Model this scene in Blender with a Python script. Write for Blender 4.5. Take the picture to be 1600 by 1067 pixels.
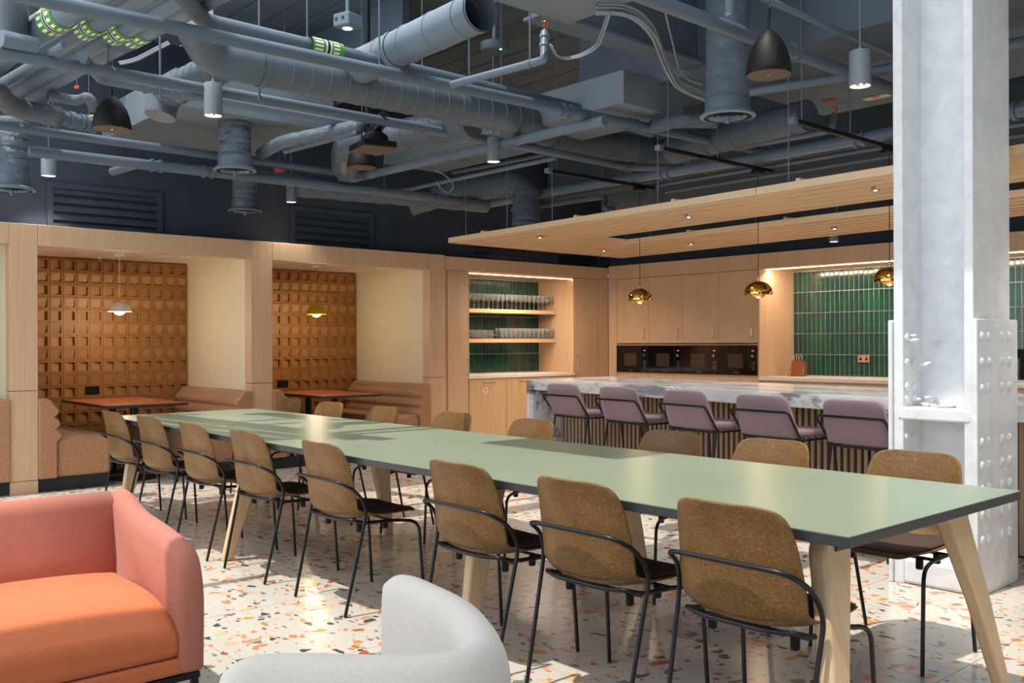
import bpy, bmesh, math, random
from mathutils import Vector, Matrix
random.seed(7)
PI = math.pi
C = bpy.context.scene.collection
for o in list(bpy.data.objects):
    bpy.data.objects.remove(o)
sc = bpy.context.scene

# ---------------------------------------------------------------- camera
CAM_F, CAM_CY, CAM_H = 1475.0, 537.0, 1.30
_a = math.radians(41.5); _r = math.radians(0.2)
FW = Vector((-math.cos(_a), math.sin(_a), 0))
R0 = Vector((math.sin(_a), math.cos(_a), 0)); Z0 = Vector((0, 0, 1))
RT = R0*math.cos(_r) - Z0*math.sin(_r)
UP = Z0*math.cos(_r) + R0*math.sin(_r)
CP = Vector((0, 0, CAM_H))
cd = bpy.data.cameras.new('camera'); cam = bpy.data.objects.new('camera', cd); C.objects.link(cam)
cam.matrix_world = Matrix(((RT.x, UP.x, -FW.x, 0), (RT.y, UP.y, -FW.y, 0), (RT.z, UP.z, -FW.z, CAM_H), (0, 0, 0, 1)))
cd.sensor_width = 36; cd.lens = CAM_F/1600*36; cd.shift_y = 3.5/1600
cd.clip_start = 0.05; cd.clip_end = 100
sc.camera = cam

# ---------------------------------------------------------------- world, sun, large lights, exposure
w = bpy.data.worlds.new('daylight'); sc.world = w; w.use_nodes = True
wb = w.node_tree.nodes['Background']
wb.inputs[0].default_value = (0.87, 0.94, 1.0, 1); wb.inputs[1].default_value = 1.85
sd = bpy.data.lights.new('sun', 'SUN'); sd.energy = 4.6; sd.angle = math.radians(0.6); sd.color = (1.0, 0.93, 0.82)
sun = bpy.data.objects.new('sun', sd); C.objects.link(sun)
el = math.radians(72)
sdir = Vector((0.10*math.cos(el), 0.995*math.cos(el), -math.sin(el)))
sun.rotation_euler = sdir.to_track_quat('-Z', 'Y').to_euler()
sc.view_settings.view_transform = 'Standard'; sc.view_settings.look = 'None'
sc.view_settings.gamma = 1; sc.view_settings.use_curve_mapping = False
sc.view_settings.exposure = 0.0

def at(u, v, z=None, X=None, Y=None, D=None):
    """world point seen in the photograph at (u, v), on the plane given"""
    d = FW*CAM_F + RT*(u-800) + UP*(CAM_CY-v)
    if z is not None: t = (z-CAM_H)/d.z
    elif X is not None: t = X/d.x
    elif Y is not None: t = Y/d.y
    else: t = D/CAM_F
    return CP + d*t

# ---------------------------------------------------------------- materials
def srgb(r, g, b):
    f = lambda c: (c/255/12.92) if c/255 <= .04045 else ((c/255+.055)/1.055)**2.4
    return (f(r), f(g), f(b), 1)

class NT:
    def __init__(s, name, rough=.5, metal=0.0):
        s.m = bpy.data.materials.new(name); s.m.use_nodes = True
        s.t = s.m.node_tree; s.b = s.t.nodes['Principled BSDF']
        s.b.inputs['Roughness'].default_value = rough; s.b.inputs['Metallic'].default_value = metal
        s.tc = None
    def n(s, typ, **kw):
        x = s.t.nodes.new(typ)
        for k, v in kw.items(): setattr(x, k, v)
        return x
    def l(s, a, b): s.t.links.new(a, b)
    def co(s, scale=(1, 1, 1), rot=(0, 0, 0), kind='Object'):
        tc = s.n('ShaderNodeTexCoord'); mp = s.n('ShaderNodeMapping')
        mp.inputs['Scale'].default_value = scale; mp.inputs['Rotation'].default_value = rot
        s.l(tc.outputs[kind], mp.inputs['Vector']); return mp.outputs[0]
    def noise(s, vec, scale, detail=4, rough=.5, dist=0):
        x = s.n('ShaderNodeTexNoise'); x.inputs['Scale'].default_value = scale
        x.inputs['Detail'].default_value = detail; x.inputs['Roughness'].default_value = rough
        x.inputs['Distortion'].default_value = dist
        s.l(vec, x.inputs['Vector']); return x
    def ramp(s, fac, stops, interp='LINEAR'):
        r = s.n('ShaderNodeValToRGB'); r.color_ramp.interpolation = interp
        e = r.color_ramp.elements
        while len(e) < len(stops): e.new(.5)
        for i, (p, c) in enumerate(stops): e[i].position = p; e[i].color = c
        s.l(fac, r.inputs[0]); return r.outputs[0]
    def mix(s, fac, a, b, blend='MIX'):
        x = s.n('ShaderNodeMix'); x.data_type = 'RGBA'; x.blend_type = blend
        for k, v in ((0, fac), (6, a), (7, b)):
            if isinstance(v, (tuple, float, int)): x.inputs[k].default_value = v
            else: s.l(v, x.inputs[k])
        return x.outputs[2]
    def math(s, op, a, b=0.0):
        x = s.n('ShaderNodeMath'); x.operation = op
        for k, v in ((0, a), (1, b)):
            if isinstance(v, (float, int)): x.inputs[k].default_value = v
            else: s.l(v, x.inputs[k])
        return x.outputs[0]
    def col(s, c):
        if isinstance(c, tuple): s.b.inputs['Base Color'].default_value = c
        else: s.l(c, s.b.inputs['Base Color'])
    def bump(s, h, strength=.3, dist=.01):
        x = s.n('ShaderNodeBump'); x.inputs['Strength'].default_value = strength; x.inputs['Distance'].default_value = dist
        s.l(h, x.inputs['Height']); s.l(x.outputs[0], s.b.inputs['Normal'])

M = {}
def plain(name, c, rough=.5, metal=0.0, var=.08, scale=6, bump=0.0):
    n = NT(name, rough, metal)
    v = n.co(); ns = n.noise(v, scale, 4)
    d = tuple(x*(1-var*2) for x in c[:3])+(1,); e = tuple(min(1, x*(1+var)) for x in c[:3])+(1,)
    n.col(n.ramp(ns.outputs[0], [(.3, d), (.7, e)]))
    if bump:
        n2 = n.noise(v, scale*12, 3); n.bump(n2.outputs[0], bump, .004)
    M[name] = n.m; return n.m

def wood(name, base, dark, axis='z', rough=.45, fine=1.0, bump=.08):
    n = NT(name, rough)
    sx = {'z': (38, 38, .9), 'x': (.9, 38, 38), 'y': (38, .9, 38)}[axis]
    v = n.co(sx); a = n.noise(v, 1.6*fine, 5, .65)
    sy = {'z': (7, 7, .35), 'x': (.35, 7, 7), 'y': (7, .35, 7)}[axis]
    v2 = n.co(sy); b = n.noise(v2, 1.5, 3, .6, .6)
    c1 = n.ramp(a.outputs[0], [(.3, dark), (.62, base)])
    c2 = n.ramp(b.outputs[0], [(.3, tuple(x*.84 for x in base[:3])+(1,)), (.7, base)])
    n.col(n.mix(.5, c1, c2)); 
    if bump: n.bump(a.outputs[0], bump, .002)
    M[name] = n.m; return n.m

wood('oak', srgb(214, 180, 146), srgb(190, 152, 116), 'z')
wood('oak_x', srgb(214, 180, 142), srgb(184, 146, 108), 'x')
wood('oak_y', srgb(214, 180, 142), srgb(184, 146, 108), 'y')
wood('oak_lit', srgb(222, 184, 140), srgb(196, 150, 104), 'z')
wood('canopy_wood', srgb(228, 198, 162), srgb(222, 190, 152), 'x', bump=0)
wood('canopy_shade', srgb(204, 150, 94), srgb(196, 142, 88), 'x', bump=0)
wood('leg_wood', srgb(214, 184, 146), srgb(184, 150, 112), 'z', .4)
wood('batten_wood', srgb(188, 160, 132), srgb(150, 120, 94), 'z')
wood('tile_wood', srgb(166, 112, 52), srgb(136, 88, 38), 'z', .5)
wood('tile_wood_face', srgb(182, 136, 92), srgb(160, 114, 74), 'z', .5)
wood('block_wood', srgb(150, 84, 40), srgb(110, 58, 24), 'z')
plain('batten_back', srgb(70, 56, 46), .7)
plain('blocker_dark', srgb(54, 58, 64), .9)
plain('cream_wall', srgb(222, 210, 182), .85, var=.015, bump=.03)
plain('cream_ceiling', srgb(244, 232, 212), .8)
plain('navy', srgb(50, 62, 78), .75, bump=.04)
plain('navy_dark', srgb(24, 31, 42), .7)
plain('ceil_paint', srgb(108, 120, 130), .7, scale=2)
plain('pipe_paint', srgb(84, 99, 114), .5, var=.05, scale=3)
plain('pipe_light', srgb(98, 114, 130), .42, var=.05, scale=3)
plain('duct_paint', srgb(80, 92, 104), .45, var=.04, scale=3)
plain('beam_paint', srgb(82, 95, 108), .6, var=.06, scale=3)
plain('dark_void', srgb(34, 40, 46), .9)
plain('black_metal', srgb(28, 30, 34), .35, .4, .03)
plain('black_matt', srgb(14, 14, 15), .55); M['black_matt'].node_tree.nodes['Principled BSDF'].inputs['Specular IOR Level'].default_value = .25
plain('speaker_grille', srgb(92, 72, 62), .7)
plain('kick_black', srgb(34, 36, 38), .7)
plain('grey_lamp', srgb(122, 134, 142), .4, var=.02)
plain('lamp_inner', srgb(240, 236, 226), .35, var=.01)
plain('worktop_white', srgb(232, 224, 216), .35, var=.02)
plain('chrome', srgb(190, 186, 180), .25, 1.0, .02)
plain('terracotta_top', srgb(178, 92, 58), .4, var=.03)
plain('white_plastic', srgb(236, 232, 224), .4, var=.01)
plain('shade_white', srgb(222, 214, 200), .3, var=.01)
plain('shade_yellow', srgb(196, 150, 10), .3, var=.02)
plain('brown_pad', srgb(72, 50, 46), .75, var=.05, scale=40, bump=.1)
plain('table_edge', srgb(42, 44, 48), .45, var=.03)
plain('copper', srgb(196, 110, 60), .3, 1.0)
plain('orange_cap', srgb(226, 90, 40), .5)
plain('label_green', srgb(84, 146, 50), .5, var=.02)
plain('label_white', srgb(240, 244, 236), .5, var=.01)
plain('label_black', srgb(24, 26, 60), .5)
plain('label_yellow', srgb(226, 200, 50), .5, var=.02)
plain('label_red', srgb(206, 44, 40), .5, var=.02)
plain('label_blue', srgb(40, 50, 160), .5, var=.02)
plain('sticker_cream', srgb(214, 206, 190), .6, var=.02)
plain('grout', srgb(206, 200, 188), .8)
plain('cable_grey', srgb(136, 146, 156), .5)
plain('knife_handle', srgb(190, 186, 184), .25, .8)
plain('socket_copper', srgb(202, 158, 132), .35, .3)

# brass
n = NT('brass', .08, 1.0); n.col(srgb(214, 170, 84)); M['brass'] = n.m
# painted table top
n = NT('green_top', .34); v = n.co(); ns = n.noise(v, 1.2, 2)
n.col(n.ramp(ns.outputs[0], [(.3, srgb(122, 137, 117)), (.7, srgb(130, 145, 125))])); n.b.inputs['Specular IOR Level'].default_value = .7
M['green_top'] = n.m
# chair shell: pressed straw fibre composite
n = NT('fibre_shell', .42)
v = n.co((1, 1, 1)); a = n.noise(v, 130, 3, .8); b = n.noise(v, 9, 4); v3 = n.co((26, 150, 150), (0.4, .3, .7)); c = n.noise(v3, 1.4, 2, .6, 1.2)
v4 = n.co((150, 26, 150), (0.9, .1, .2)); d = n.noise(v4, 1.3, 2, .6, 1.0)
c1 = n.ramp(a.outputs[0], [(.35, srgb(80, 55, 27)), (.62, srgb(136, 99, 54))])
c2 = n.ramp(b.outputs[0], [(.3, srgb(80, 56, 28)), (.7, srgb(118, 86, 48))])
c3 = n.mix(.45, c1, c2)
f = n.ramp(c.outputs[0], [(.63, (0, 0, 0, 1)), (.70, (1, 1, 1, 1))]); f2 = n.ramp(d.outputs[0], [(.64, (0, 0, 0, 1)), (.71, (1, 1, 1, 1))])
ff = n.mix(1.0, f, f2, 'ADD')
n.col(n.mix(n.math('MULTIPLY', ff, .55), c3, srgb(180, 138, 84))); n.bump(a.outputs[0], .08, .001); n.b.inputs['Specular IOR Level'].default_value = .35
M['fibre_shell'] = n.m

def fabric(name, c1, c2, scale=260, bump=.25, rough=.95):
    n = NT(name, rough); v = n.co(); a = n.noise(v, scale, 2, .7); b = n.noise(v, 5, 3)
    k1 = n.ramp(a.outputs[0], [(.36, c2), (.62, c1)])
    k2 = n.ramp(b.outputs[0], [(.3, tuple(x*.93 for x in c1[:3])+(1,)), (.7, c1)])
    n.col(n.mix(.35, k1, k2)); n.bump(a.outputs[0], bump, .003)
    n.b.inputs['Sheen Weight'].default_value = .15
    M[name] = n.m
fabric('bench_fabric', srgb(190, 142, 104), srgb(112, 72, 46), 95, .4)
fabric('sofa_fabric', srgb(186, 116, 98), srgb(156, 85, 70), 300, .15)
fabric('seat_fabric', srgb(206, 114, 68), srgb(172, 84, 46), 300, .15)
fabric('chair_white', srgb(218, 212, 203), srgb(194, 188, 180), 330, .15)
fabric('mauve_fabric', srgb(150, 124, 130), srgb(120, 98, 106), 260, .15)

# dark green glazed tile: three tints
for i, (a, b) in enumerate(((srgb(34, 82, 70), srgb(20, 54, 50)), (srgb(40, 76, 72), srgb(22, 50, 54)), (srgb(34, 92, 72), srgb(20, 64, 54)))):
    n = NT('green_tile_%d' % i, .12); v = n.co(); ns = n.noise(v, 14, 4, .6); n.col(n.ramp(ns.outputs[0], [(.3, b), (.7, a)]))
    n.bump(n.noise(v, 9, 2).outputs[0], .25, .01); M['green_tile_%d' % i] = n.m

# marble of the bar
n = NT('marble', .12)
v = n.co((.55, 2.2, 2.2)); a = n.noise(v, 2.6, 9, .68, 1.1); b = n.noise(v, .8, 5, .6, .5)
k = n.ramp(a.outputs[0], [(.37, srgb(30, 32, 36)), (.43, srgb(110, 112, 118)), (.48, srgb(214, 218, 222)), (.56, srgb(244, 245, 246)), (.7, srgb(214, 219, 224))])
k2 = n.ramp(b.outputs[0], [(.34, srgb(120, 124, 128)), (.46, srgb(240, 242, 244))])
n.col(n.mix(.35, k, k2)); M['marble'] = n.m

# column: thick brushed white paint over old iron
n = NT('white_iron', .38)
v = n.co(); a = n.noise(v, 9, 6, .6, .4); v2 = n.co((22, 22, 2.5)); b = n.noise(v2, 2, 4, .6); c = n.noise(v, 38, 3, .6)
n.col(n.ramp(a.outputs[0], [(.3, srgb(214, 218, 222)), (.7, srgb(234, 236, 238))]))
h = n.math('ADD', n.math('MULTIPLY', a.outputs[0], .8), n.math('ADD', n.math('MULTIPLY', b.outputs[0], .5), n.math('MULTIPLY', c.outputs[0], .25)))
n.bump(h, .45, .012); M['white_iron'] = n.m

# wrapped insulation foil painted grey
n = NT('wrap_paint', .42)
v = n.co((1, 1, 1.6)); a = n.noise(v, 11, 7, .65, 1.2)
n.col(n.ramp(a.outputs[0], [(.3, srgb(78, 92, 106)), (.7, srgb(98, 112, 126))])); n.bump(a.outputs[0], .8, .04); M['wrap_paint'] = n.m

# glass
n = NT('glass', .02); n.b.inputs['Transmission Weight'].default_value = .93; n.b.inputs['IOR'].default_value = 1.35; n.col((.97, .99, 1, 1)); M['glass'] = n.m
n = NT('oven_glass', .05); v = n.co(); n.col(n.ramp(n.noise(v, 30, 2).outputs[0], [(.3, srgb(10, 9, 9)), (.7, srgb(16, 14, 13))])); M['oven_glass'] = n.m
n = NT('oven_window', .08); n.col(srgb(66, 54, 44)); M['oven_window'] = n.m

def emis(name, c, s):
    n = NT(name, .5); n.col(c); n.b.inputs['Emission Color'].default_value = c; n.b.inputs['Emission Strength'].default_value = s; M[name] = n.m
emis('led_warm', (1, .62, .36, 1), 14); emis('bulb_warm', (1, .82, .58, 1), 5); emis('bulb_yellow', (1, .72, .12, 1), 3)
emis('lamp_glow', (1, .96, .9, 1), 7); emis('clock_red', (1, .05, .08, 1), 1.2); emis('led_green', (.1, 1, .4, 1), 6); emis('bulb_brass', (1, .7, .35, 1), 3)

# terrazzo
n = NT('terrazzo', .2)
base_v = n.co(kind='Object')
tc = n.n('ShaderNodeNewGeometry')
wn = n.noise(tc.outputs['Position'], 16, 2, .5)
def chips(col, scale, seed, dens, edge, stretch, rot, prev):
    mp = n.n('ShaderNodeMapping'); mp.inputs['Location'].default_value = (seed*3.3, seed*1.7, seed); mp.inputs['Scale'].default_value = stretch; mp.inputs['Rotation'].default_value = (0, 0, rot)
    n.l(tc.outputs['Position'], mp.inputs['Vector'])
    dm = n.n('ShaderNodeVectorMath'); dm.operation = 'MULTIPLY_ADD'; n.l(wn.outputs['Color'], dm.inputs[0]); dm.inputs[1].default_value = (.035, .035, 0); n.l(mp.outputs[0], dm.inputs[2])
    fl = n.n('ShaderNodeVectorMath'); fl.operation = 'MULTIPLY'; n.l(dm.outputs[0], fl.inputs[0]); fl.inputs[1].default_value = (1, 1, 0)
    vo = n.n('ShaderNodeTexVoronoi'); vo.voronoi_dimensions = '2D'; vo.inputs['Scale'].default_value = scale; vo.inputs['Randomness'].default_value = 1
    ve = n.n('ShaderNodeTexVoronoi'); ve.voronoi_dimensions = '2D'; ve.feature = 'DISTANCE_TO_EDGE'; ve.inputs['Scale'].default_value = scale; ve.inputs['Randomness'].default_value = 1
    n.l(fl.outputs[0], vo.inputs['Vector']); n.l(fl.outputs[0], ve.inputs['Vector'])
    sp = n.n('ShaderNodeSeparateColor'); n.l(vo.outputs['Color'], sp.inputs[0])
    sel = n.math('GREATER_THAN', dens, sp.outputs[0])
    th = n.math('MULTIPLY_ADD', sp.outputs[2], .12); th.node.inputs[2].default_value = edge
    ins = n.math('GREATER_THAN', ve.outputs[0], th)
    fac = n.math('MULTIPLY', sel, ins)
    cr = n.ramp(sp.outputs[1], col, 'CONSTANT')
    return n.mix(fac, prev, cr)
fine = n.noise(tc.outputs['Position'], 220, 2)
b0 = n.ramp(fine.outputs[0], [(.35, srgb(184, 179, 170)), (.65, srgb(203, 198, 189))])
OR, RU, TA, GR, DK, GD = srgb(204, 128, 84), srgb(162, 92, 66), srgb(206, 176, 136), srgb(104, 124, 106), srgb(68, 80, 80), srgb(186, 142, 66)
cA = [(0, OR), (.24, GR), (.40, RU), (.52, TA), (.66, DK), (.82, OR), (.92, GD)]
x = chips([(0, srgb(190, 180, 164)), (.4, TA), (.6, srgb(160, 160, 150)), (.8, RU)], 62, 5, .12, .12, (1, 1, 1), .3, b0)
x = chips(cA, 26, 2, .13, .08, (1.0, 1.5, 1), .9, x)
x = chips(cA, 14, 1, .10, .07, (1.5, 1.0, 1), .4, x)
x = chips(cA, 16, 3, .09, .07, (1.0, 1.7, 1), -.5, x)
n.col(x); M['terrazzo'] = n.m

# ---------------------------------------------------------------- mesh helpers
class MB:
    def __init__(s): s.b = bmesh.new()
    def box(s, x0, x1, y0, y1, z0, z1):
        v = [s.b.verts.new(p) for p in ((x0,y0,z0),(x1,y0,z0),(x1,y1,z0),(x0,y1,z0),(x0,y0,z1),(x1,y0,z1),(x1,y1,z1),(x0,y1,z1))]
        for f in ((3,2,1,0),(4,5,6,7),(0,1,5,4),(1,2,6,5),(2,3,7,6),(3,0,4,7)): s.b.faces.new([v[i] for i in f])
        return s
    def hexa(s, P):
        v = [s.b.verts.new(p) for p in P]
        for f in ((3,2,1,0),(4,5,6,7),(0,1,5,4),(1,2,6,5),(2,3,7,6),(3,0,4,7)): s.b.faces.new([v[i] for i in f])
        return s
    def bar(s, p0, p1, wx, wz, up=Vector((0,0,1))):
        p0 = Vector(p0); p1 = Vector(p1); d = (p1-p0).normalized()
        sd = d.cross(up).normalized()*wx/2; u = sd.cross(d).normalized()*wz/2
        return s.hexa([p0-sd-u, p0+sd-u, p1+sd-u, p1-sd-u, p0-sd+u, p0+sd+u, p1+sd+u, p1-sd+u])
    def rings(s, rs, closed=False, cap=True):
        V = [[s.b.verts.new(p) for p in r] for r in rs]
        m = len(V[0])
        for i in range(len(V)-(0 if closed else 1)):
            a, c = V[i], V[(i+1) % len(V)]
            for j in range(m):
                s.b.faces.new((a[j], a[(j+1) % m], c[(j+1) % m], c[j]))
        if cap and not closed:
            s.b.faces.new(V[0][::-1]); s.b.faces.new(V[-1])
        return s
    def tube(s, pts, r, seg=10, cap=True, radii=None, closed=False):
        P = [Vector(p) for p in pts]; n = len(P)
        T = []
        for i in range(n):
            if closed: t = P[(i+1) % n]-P[i-1]
            else: t = P[min(i+1, n-1)]-P[max(i-1, 0)]
            T.append(t.normalized())
        ref = Vector((0,0,1)) if abs(T[0].z) < .9 else Vector((1,0,0))
        u = T[0].cross(ref).normalized(); rs = []
        for i in range(n):
            if i: u = (u - T[i]*u.dot(T[i])).normalized()
            w_ = T[i].cross(u); rr = radii[i] if radii else r
            rs.append([P[i]+(u*math.cos(2*PI*k/seg)+w_*math.sin(2*PI*k/seg))*rr for k in range(seg)])
        return s.rings(rs, closed, cap)
    def lathe(s, prof, c=(0,0,0), seg=24, axis='z', cap=True):
        rs = []
        for (r, z) in prof:
            r = max(r, .0004)
            ring = []
            for k in range(seg):
                a = 2*PI*k/seg
                if axis == 'z': ring.append((c[0]+r*math.cos(a), c[1]+r*math.sin(a), c[2]+z))
                elif axis == 'x': ring.append((c[0]+z, c[1]+r*math.cos(a), c[2]+r*math.sin(a)))
                else: ring.append((c[0]+r*math.cos(a), c[1]+z, c[2]+r*math.sin(a)))
            rs.append(ring)
        return s.rings(rs, False, cap)
    def prism(s, poly, a, d0, d1):
        """poly of 2-D points extruded along axis a (0,1,2)"""
        def P(p, d):
            q = [p[0], p[1]]; q.insert(a, d); return q
        A = [s.b.verts.new(P(p, d0)) for p in poly]; B = [s.b.verts.new(P(p, d1)) for p in poly]
        m = len(poly)
        for i in range(m): s.b.faces.new((A[i], A[(i+1) % m], B[(i+1) % m], B[i]))
        s.b.faces.new(A[::-1]); s.b.faces.new(B); return s
    def build(s, name, mat, parent=None, bevel=0, seg=2, smooth=False, subsurf=0, loc=None):
        bmesh.ops.recalc_face_normals(s.b, faces=s.b.faces)
        me = bpy.data.meshes.new(name); s.b.to_mesh(me); s.b.free()
        me.materials.append(M[mat] if isinstance(mat, str) else mat)
        if smooth:
            for p in me.polygons: p.use_smooth = True
            if smooth != 'all':
                try: me.set_sharp_from_angle(angle=math.radians(40))
                except Exception: pass
        o = bpy.data.objects.new(name, me); C.objects.link(o)
        if loc is not None: o.location = loc
        if parent is not None: o.parent = parent
        if bevel:
            md = o.modifiers.new('bevel', 'BEVEL'); md.width = bevel; md.segments = seg; md.limit_method = 'ANGLE'
        if subsurf:
            md = o.modifiers.new('sub', 'SUBSURF'); md.levels = subsurf; md.render_levels = subsurf
        return o

def tag(o, label, cat, group=None, kind=None):
    o['label'] = label; o['category'] = cat
    if group: o['group'] = group
    if kind: o['kind'] = kind
    return o
def thing(name, label, cat, loc=(0,0,0), rz=0, group=None):
    o = bpy.data.objects.new(name, None); C.objects.link(o); o.location = loc; o.rotation_euler = (0,0,rz)
    o.empty_display_size = .1
    return tag(o, label, cat, group)
def struct(o, label=None):
    o['kind'] = 'structure'
    if label: o['label'] = label
    return o
def place(o, name, parent=None, loc=(0,0,0), rot=(0,0,0), scale=None, mat=None):
    """a further object on the same mesh"""
    c = o.copy(); c.name = name; C.objects.link(c); c.parent = parent; c.location = loc; c.rotation_euler = rot
    if scale: c.scale = scale
    for k in ('label', 'category', 'group'):
        if k in c: del c[k]
    return c
def copy_tree(o, loc=None, rz=None, parent=None):
    c = o.copy(); C.objects.link(c); c.parent = parent
    if loc is not None: c.location = loc
    if rz is not None: c.rotation_euler = (0,0,rz)
    for ch in o.children: copy_tree(ch, parent=c)
    return c
def rounded(pts, rad, n=5):
    """polyline with its corners rounded"""
    P = [Vector(p) for p in pts]; out = [P[0]]
    for i in range(1, len(P)-1):
        a = (P[i-1]-P[i]); b = (P[i+1]-P[i]); r = min(rad, a.length*.48, b.length*.48)
        p0 = P[i]+a.normalized()*r; p1 = P[i]+b.normalized()*r
        for k in range(n+1):
            t = k/n; out.append(p0*(1-t)**2+P[i]*2*t*(1-t)+p1*t*t)
    out.append(P[-1]); return out
def catmull(P, n=6):
    P = [Vector(p) for p in P]; out = []
    for i in range(len(P)-1):
        a = P[max(i-1, 0)]; b = P[i]; c = P[i+1]; d = P[min(i+2, len(P)-1)]
        for k in range(n):
            t = k/n
            out.append(.5*((2*b)+(c-a)*t+(2*a-5*b+4*c-d)*t*t+(3*b-a-3*c+d)*t**3))
    out.append(P[-1]); return out

XF = -9.0      # face of the booth joinery
YK = 9.77      # face of the kitchen joinery
XW, YW = -9.3, 10.12
ZC = 4.30      # ceiling deck
TOP = 2.365    # top of the joinery

# ================================================================ SETTING
fl = struct(MB().box(-14, 2.5, -3.5, 13, -.06, -.006).build('floor', 'grout'), 'terrazzo floor laid in large tiles with fine joints')
tm = None
for i in range(13):
    for j in range(13):
        x1 = -.73-.9*i; y0 = -1.88+.9*j
        dd = -(x1-.45)*.749+(y0+.45)*.663; rr = (x1-.45)*.6626+(y0+.45)*.749
        if dd < .8 or abs(rr) > dd*.62+1.0 or x1 < -10.9 or y0 > 9.9: continue
        if tm is None:
            t = MB().box(-.4485, .4485, -.4485, .4485, -.006, 0).build('floor_tile', 'terrazzo', fl, loc=(x1-.45, y0+.45, 0)); tm = t
        else: place(tm, 'floor_tile', fl, (x1-.45, y0+.45, 0))
# upper navy walls
wl = struct(MB().box(XW-.12, XW, -.6, YW+.12, 2.30, ZC).build('wall_left', 'navy'), 'navy blue upper wall above the booths')
wb_ = struct(MB().box(XW, 2.6, YW, YW+.12, 2.30, ZC).build('wall_back', 'navy'), 'navy blue upper wall above the kitchen')
struct(MB().box(-11.2, -10.66, -.6, 11.2, 0, 2.34).box(-11.2, 1.6, 10.72, 11.2, 0, 2.34).build('wall_rear', 'navy'), 'rear wall behind the joinery')
struct(MB().box(2.6, 2.75, -3.4, YW+.12, 0, ZC).build('wall_light_blocker', 'blocker_dark'), 'unseen dark wall added on the right to cut side light')  # unseen wall added to darken the right side of the column
# louvre grilles in the navy wall
def grille(y0, y1, z0, z1, label, on='x', n=5):
    g = thing('wall_grille', label, 'grille', (XW if on == 'x' else y0, y0 if on == 'x' else YW, z0))
    W, H = y1-y0, z1-z0
    def B(mb, a0, a1, d0, d1, c0, c1):
        if on == 'x': return mb.box(d0, d1, a0, a1, c0, c1)
        return mb.box(a0, a1, -d1, -d0, c0, c1)
    f = MB(); B(f, 0, W, 0, .03, H-.05, H); B(f, 0, W, 0, .03, 0, .05); B(f, 0, .05, 0, .03, .05, H-.05); B(f, W-.05, W, 0, .03, .05, H-.05)
    f.build('grille_frame', 'navy', g)
    b = MB(); B(b, .05, W-.05, .001, .006, .05, H-.05); b.build('backing', 'navy_dark', g)
    st = (H-.1)/n
    for k in range(n):
        z = .05+st*k
        m = MB()
        if on == 'x': m.hexa([(.007,.05,z+.026),(.028,.05,z+.026),(.028,W-.05,z+.026),(.007,W-.05,z+.026),(.007,.05,z+st),(.012,.05,z+st*.98),(.012,W-.05,z+st*.98),(.007,W-.05,z+st)])
        else: m.hexa([(.05,-.028,z+.026),(W-.05,-.028,z+.026),(W-.05,-.007,z+.026),(.05,-.007,z+.026),(.05,-.012,z+st*.98),(W-.05,-.012,z+st*.98),(W-.05,-.007,z+st),(.05,-.007,z+st)])
        m.build('slat', 'navy', g)
grille(2.54, 3.60, 2.30, 2.80, 'large navy louvred wall grille above the left booth')
grille(5.00, 6.07, 2.30, 2.81, 'navy louvred wall grille above the second booth')
grille(7.53, 8.52, 2.32, 2.80, 'navy louvred wall grille half hidden behind the canopy corner')
grille(9.02, 9.9, 2.32, 2.62, 'small navy louvred wall grille near the corner of the room')

# ceiling deck of long planks running along X; its unseen near half is left open to let the sun in
cl = struct(bpy.data.objects.new('ceiling', None)); C.objects.link(cl); cl['label'] = 'blue grey painted ceiling deck of long planks'
rr = random.Random(3)
y = -.4; k = 0
while y < YW:
    xe = min((.663*(y+.14)-8.05)/.749, 1.2)
    if y > 3.85: xe = 1.2
    if xe > XW+.3:
        MB().box(XW, xe, y, y+.282, ZC+rr.uniform(-.006, .006), ZC+.05).build('ceiling_plank', 'ceil_paint', cl)
        MB().box(XW, xe, y, y+.30, ZC+.052, ZC+.07).build('deck_backing', 'dark_void', cl)
    y += .30; k += 1
# unseen panel added to keep the sun off the front right floor
struct(MB().box(-3.5, 1.6, -1.9, .9, ZC+.1, ZC+.2).build('sun_blocker', 'ceil_paint'), 'unseen panel added overhead to shade the front right floor')

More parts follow.
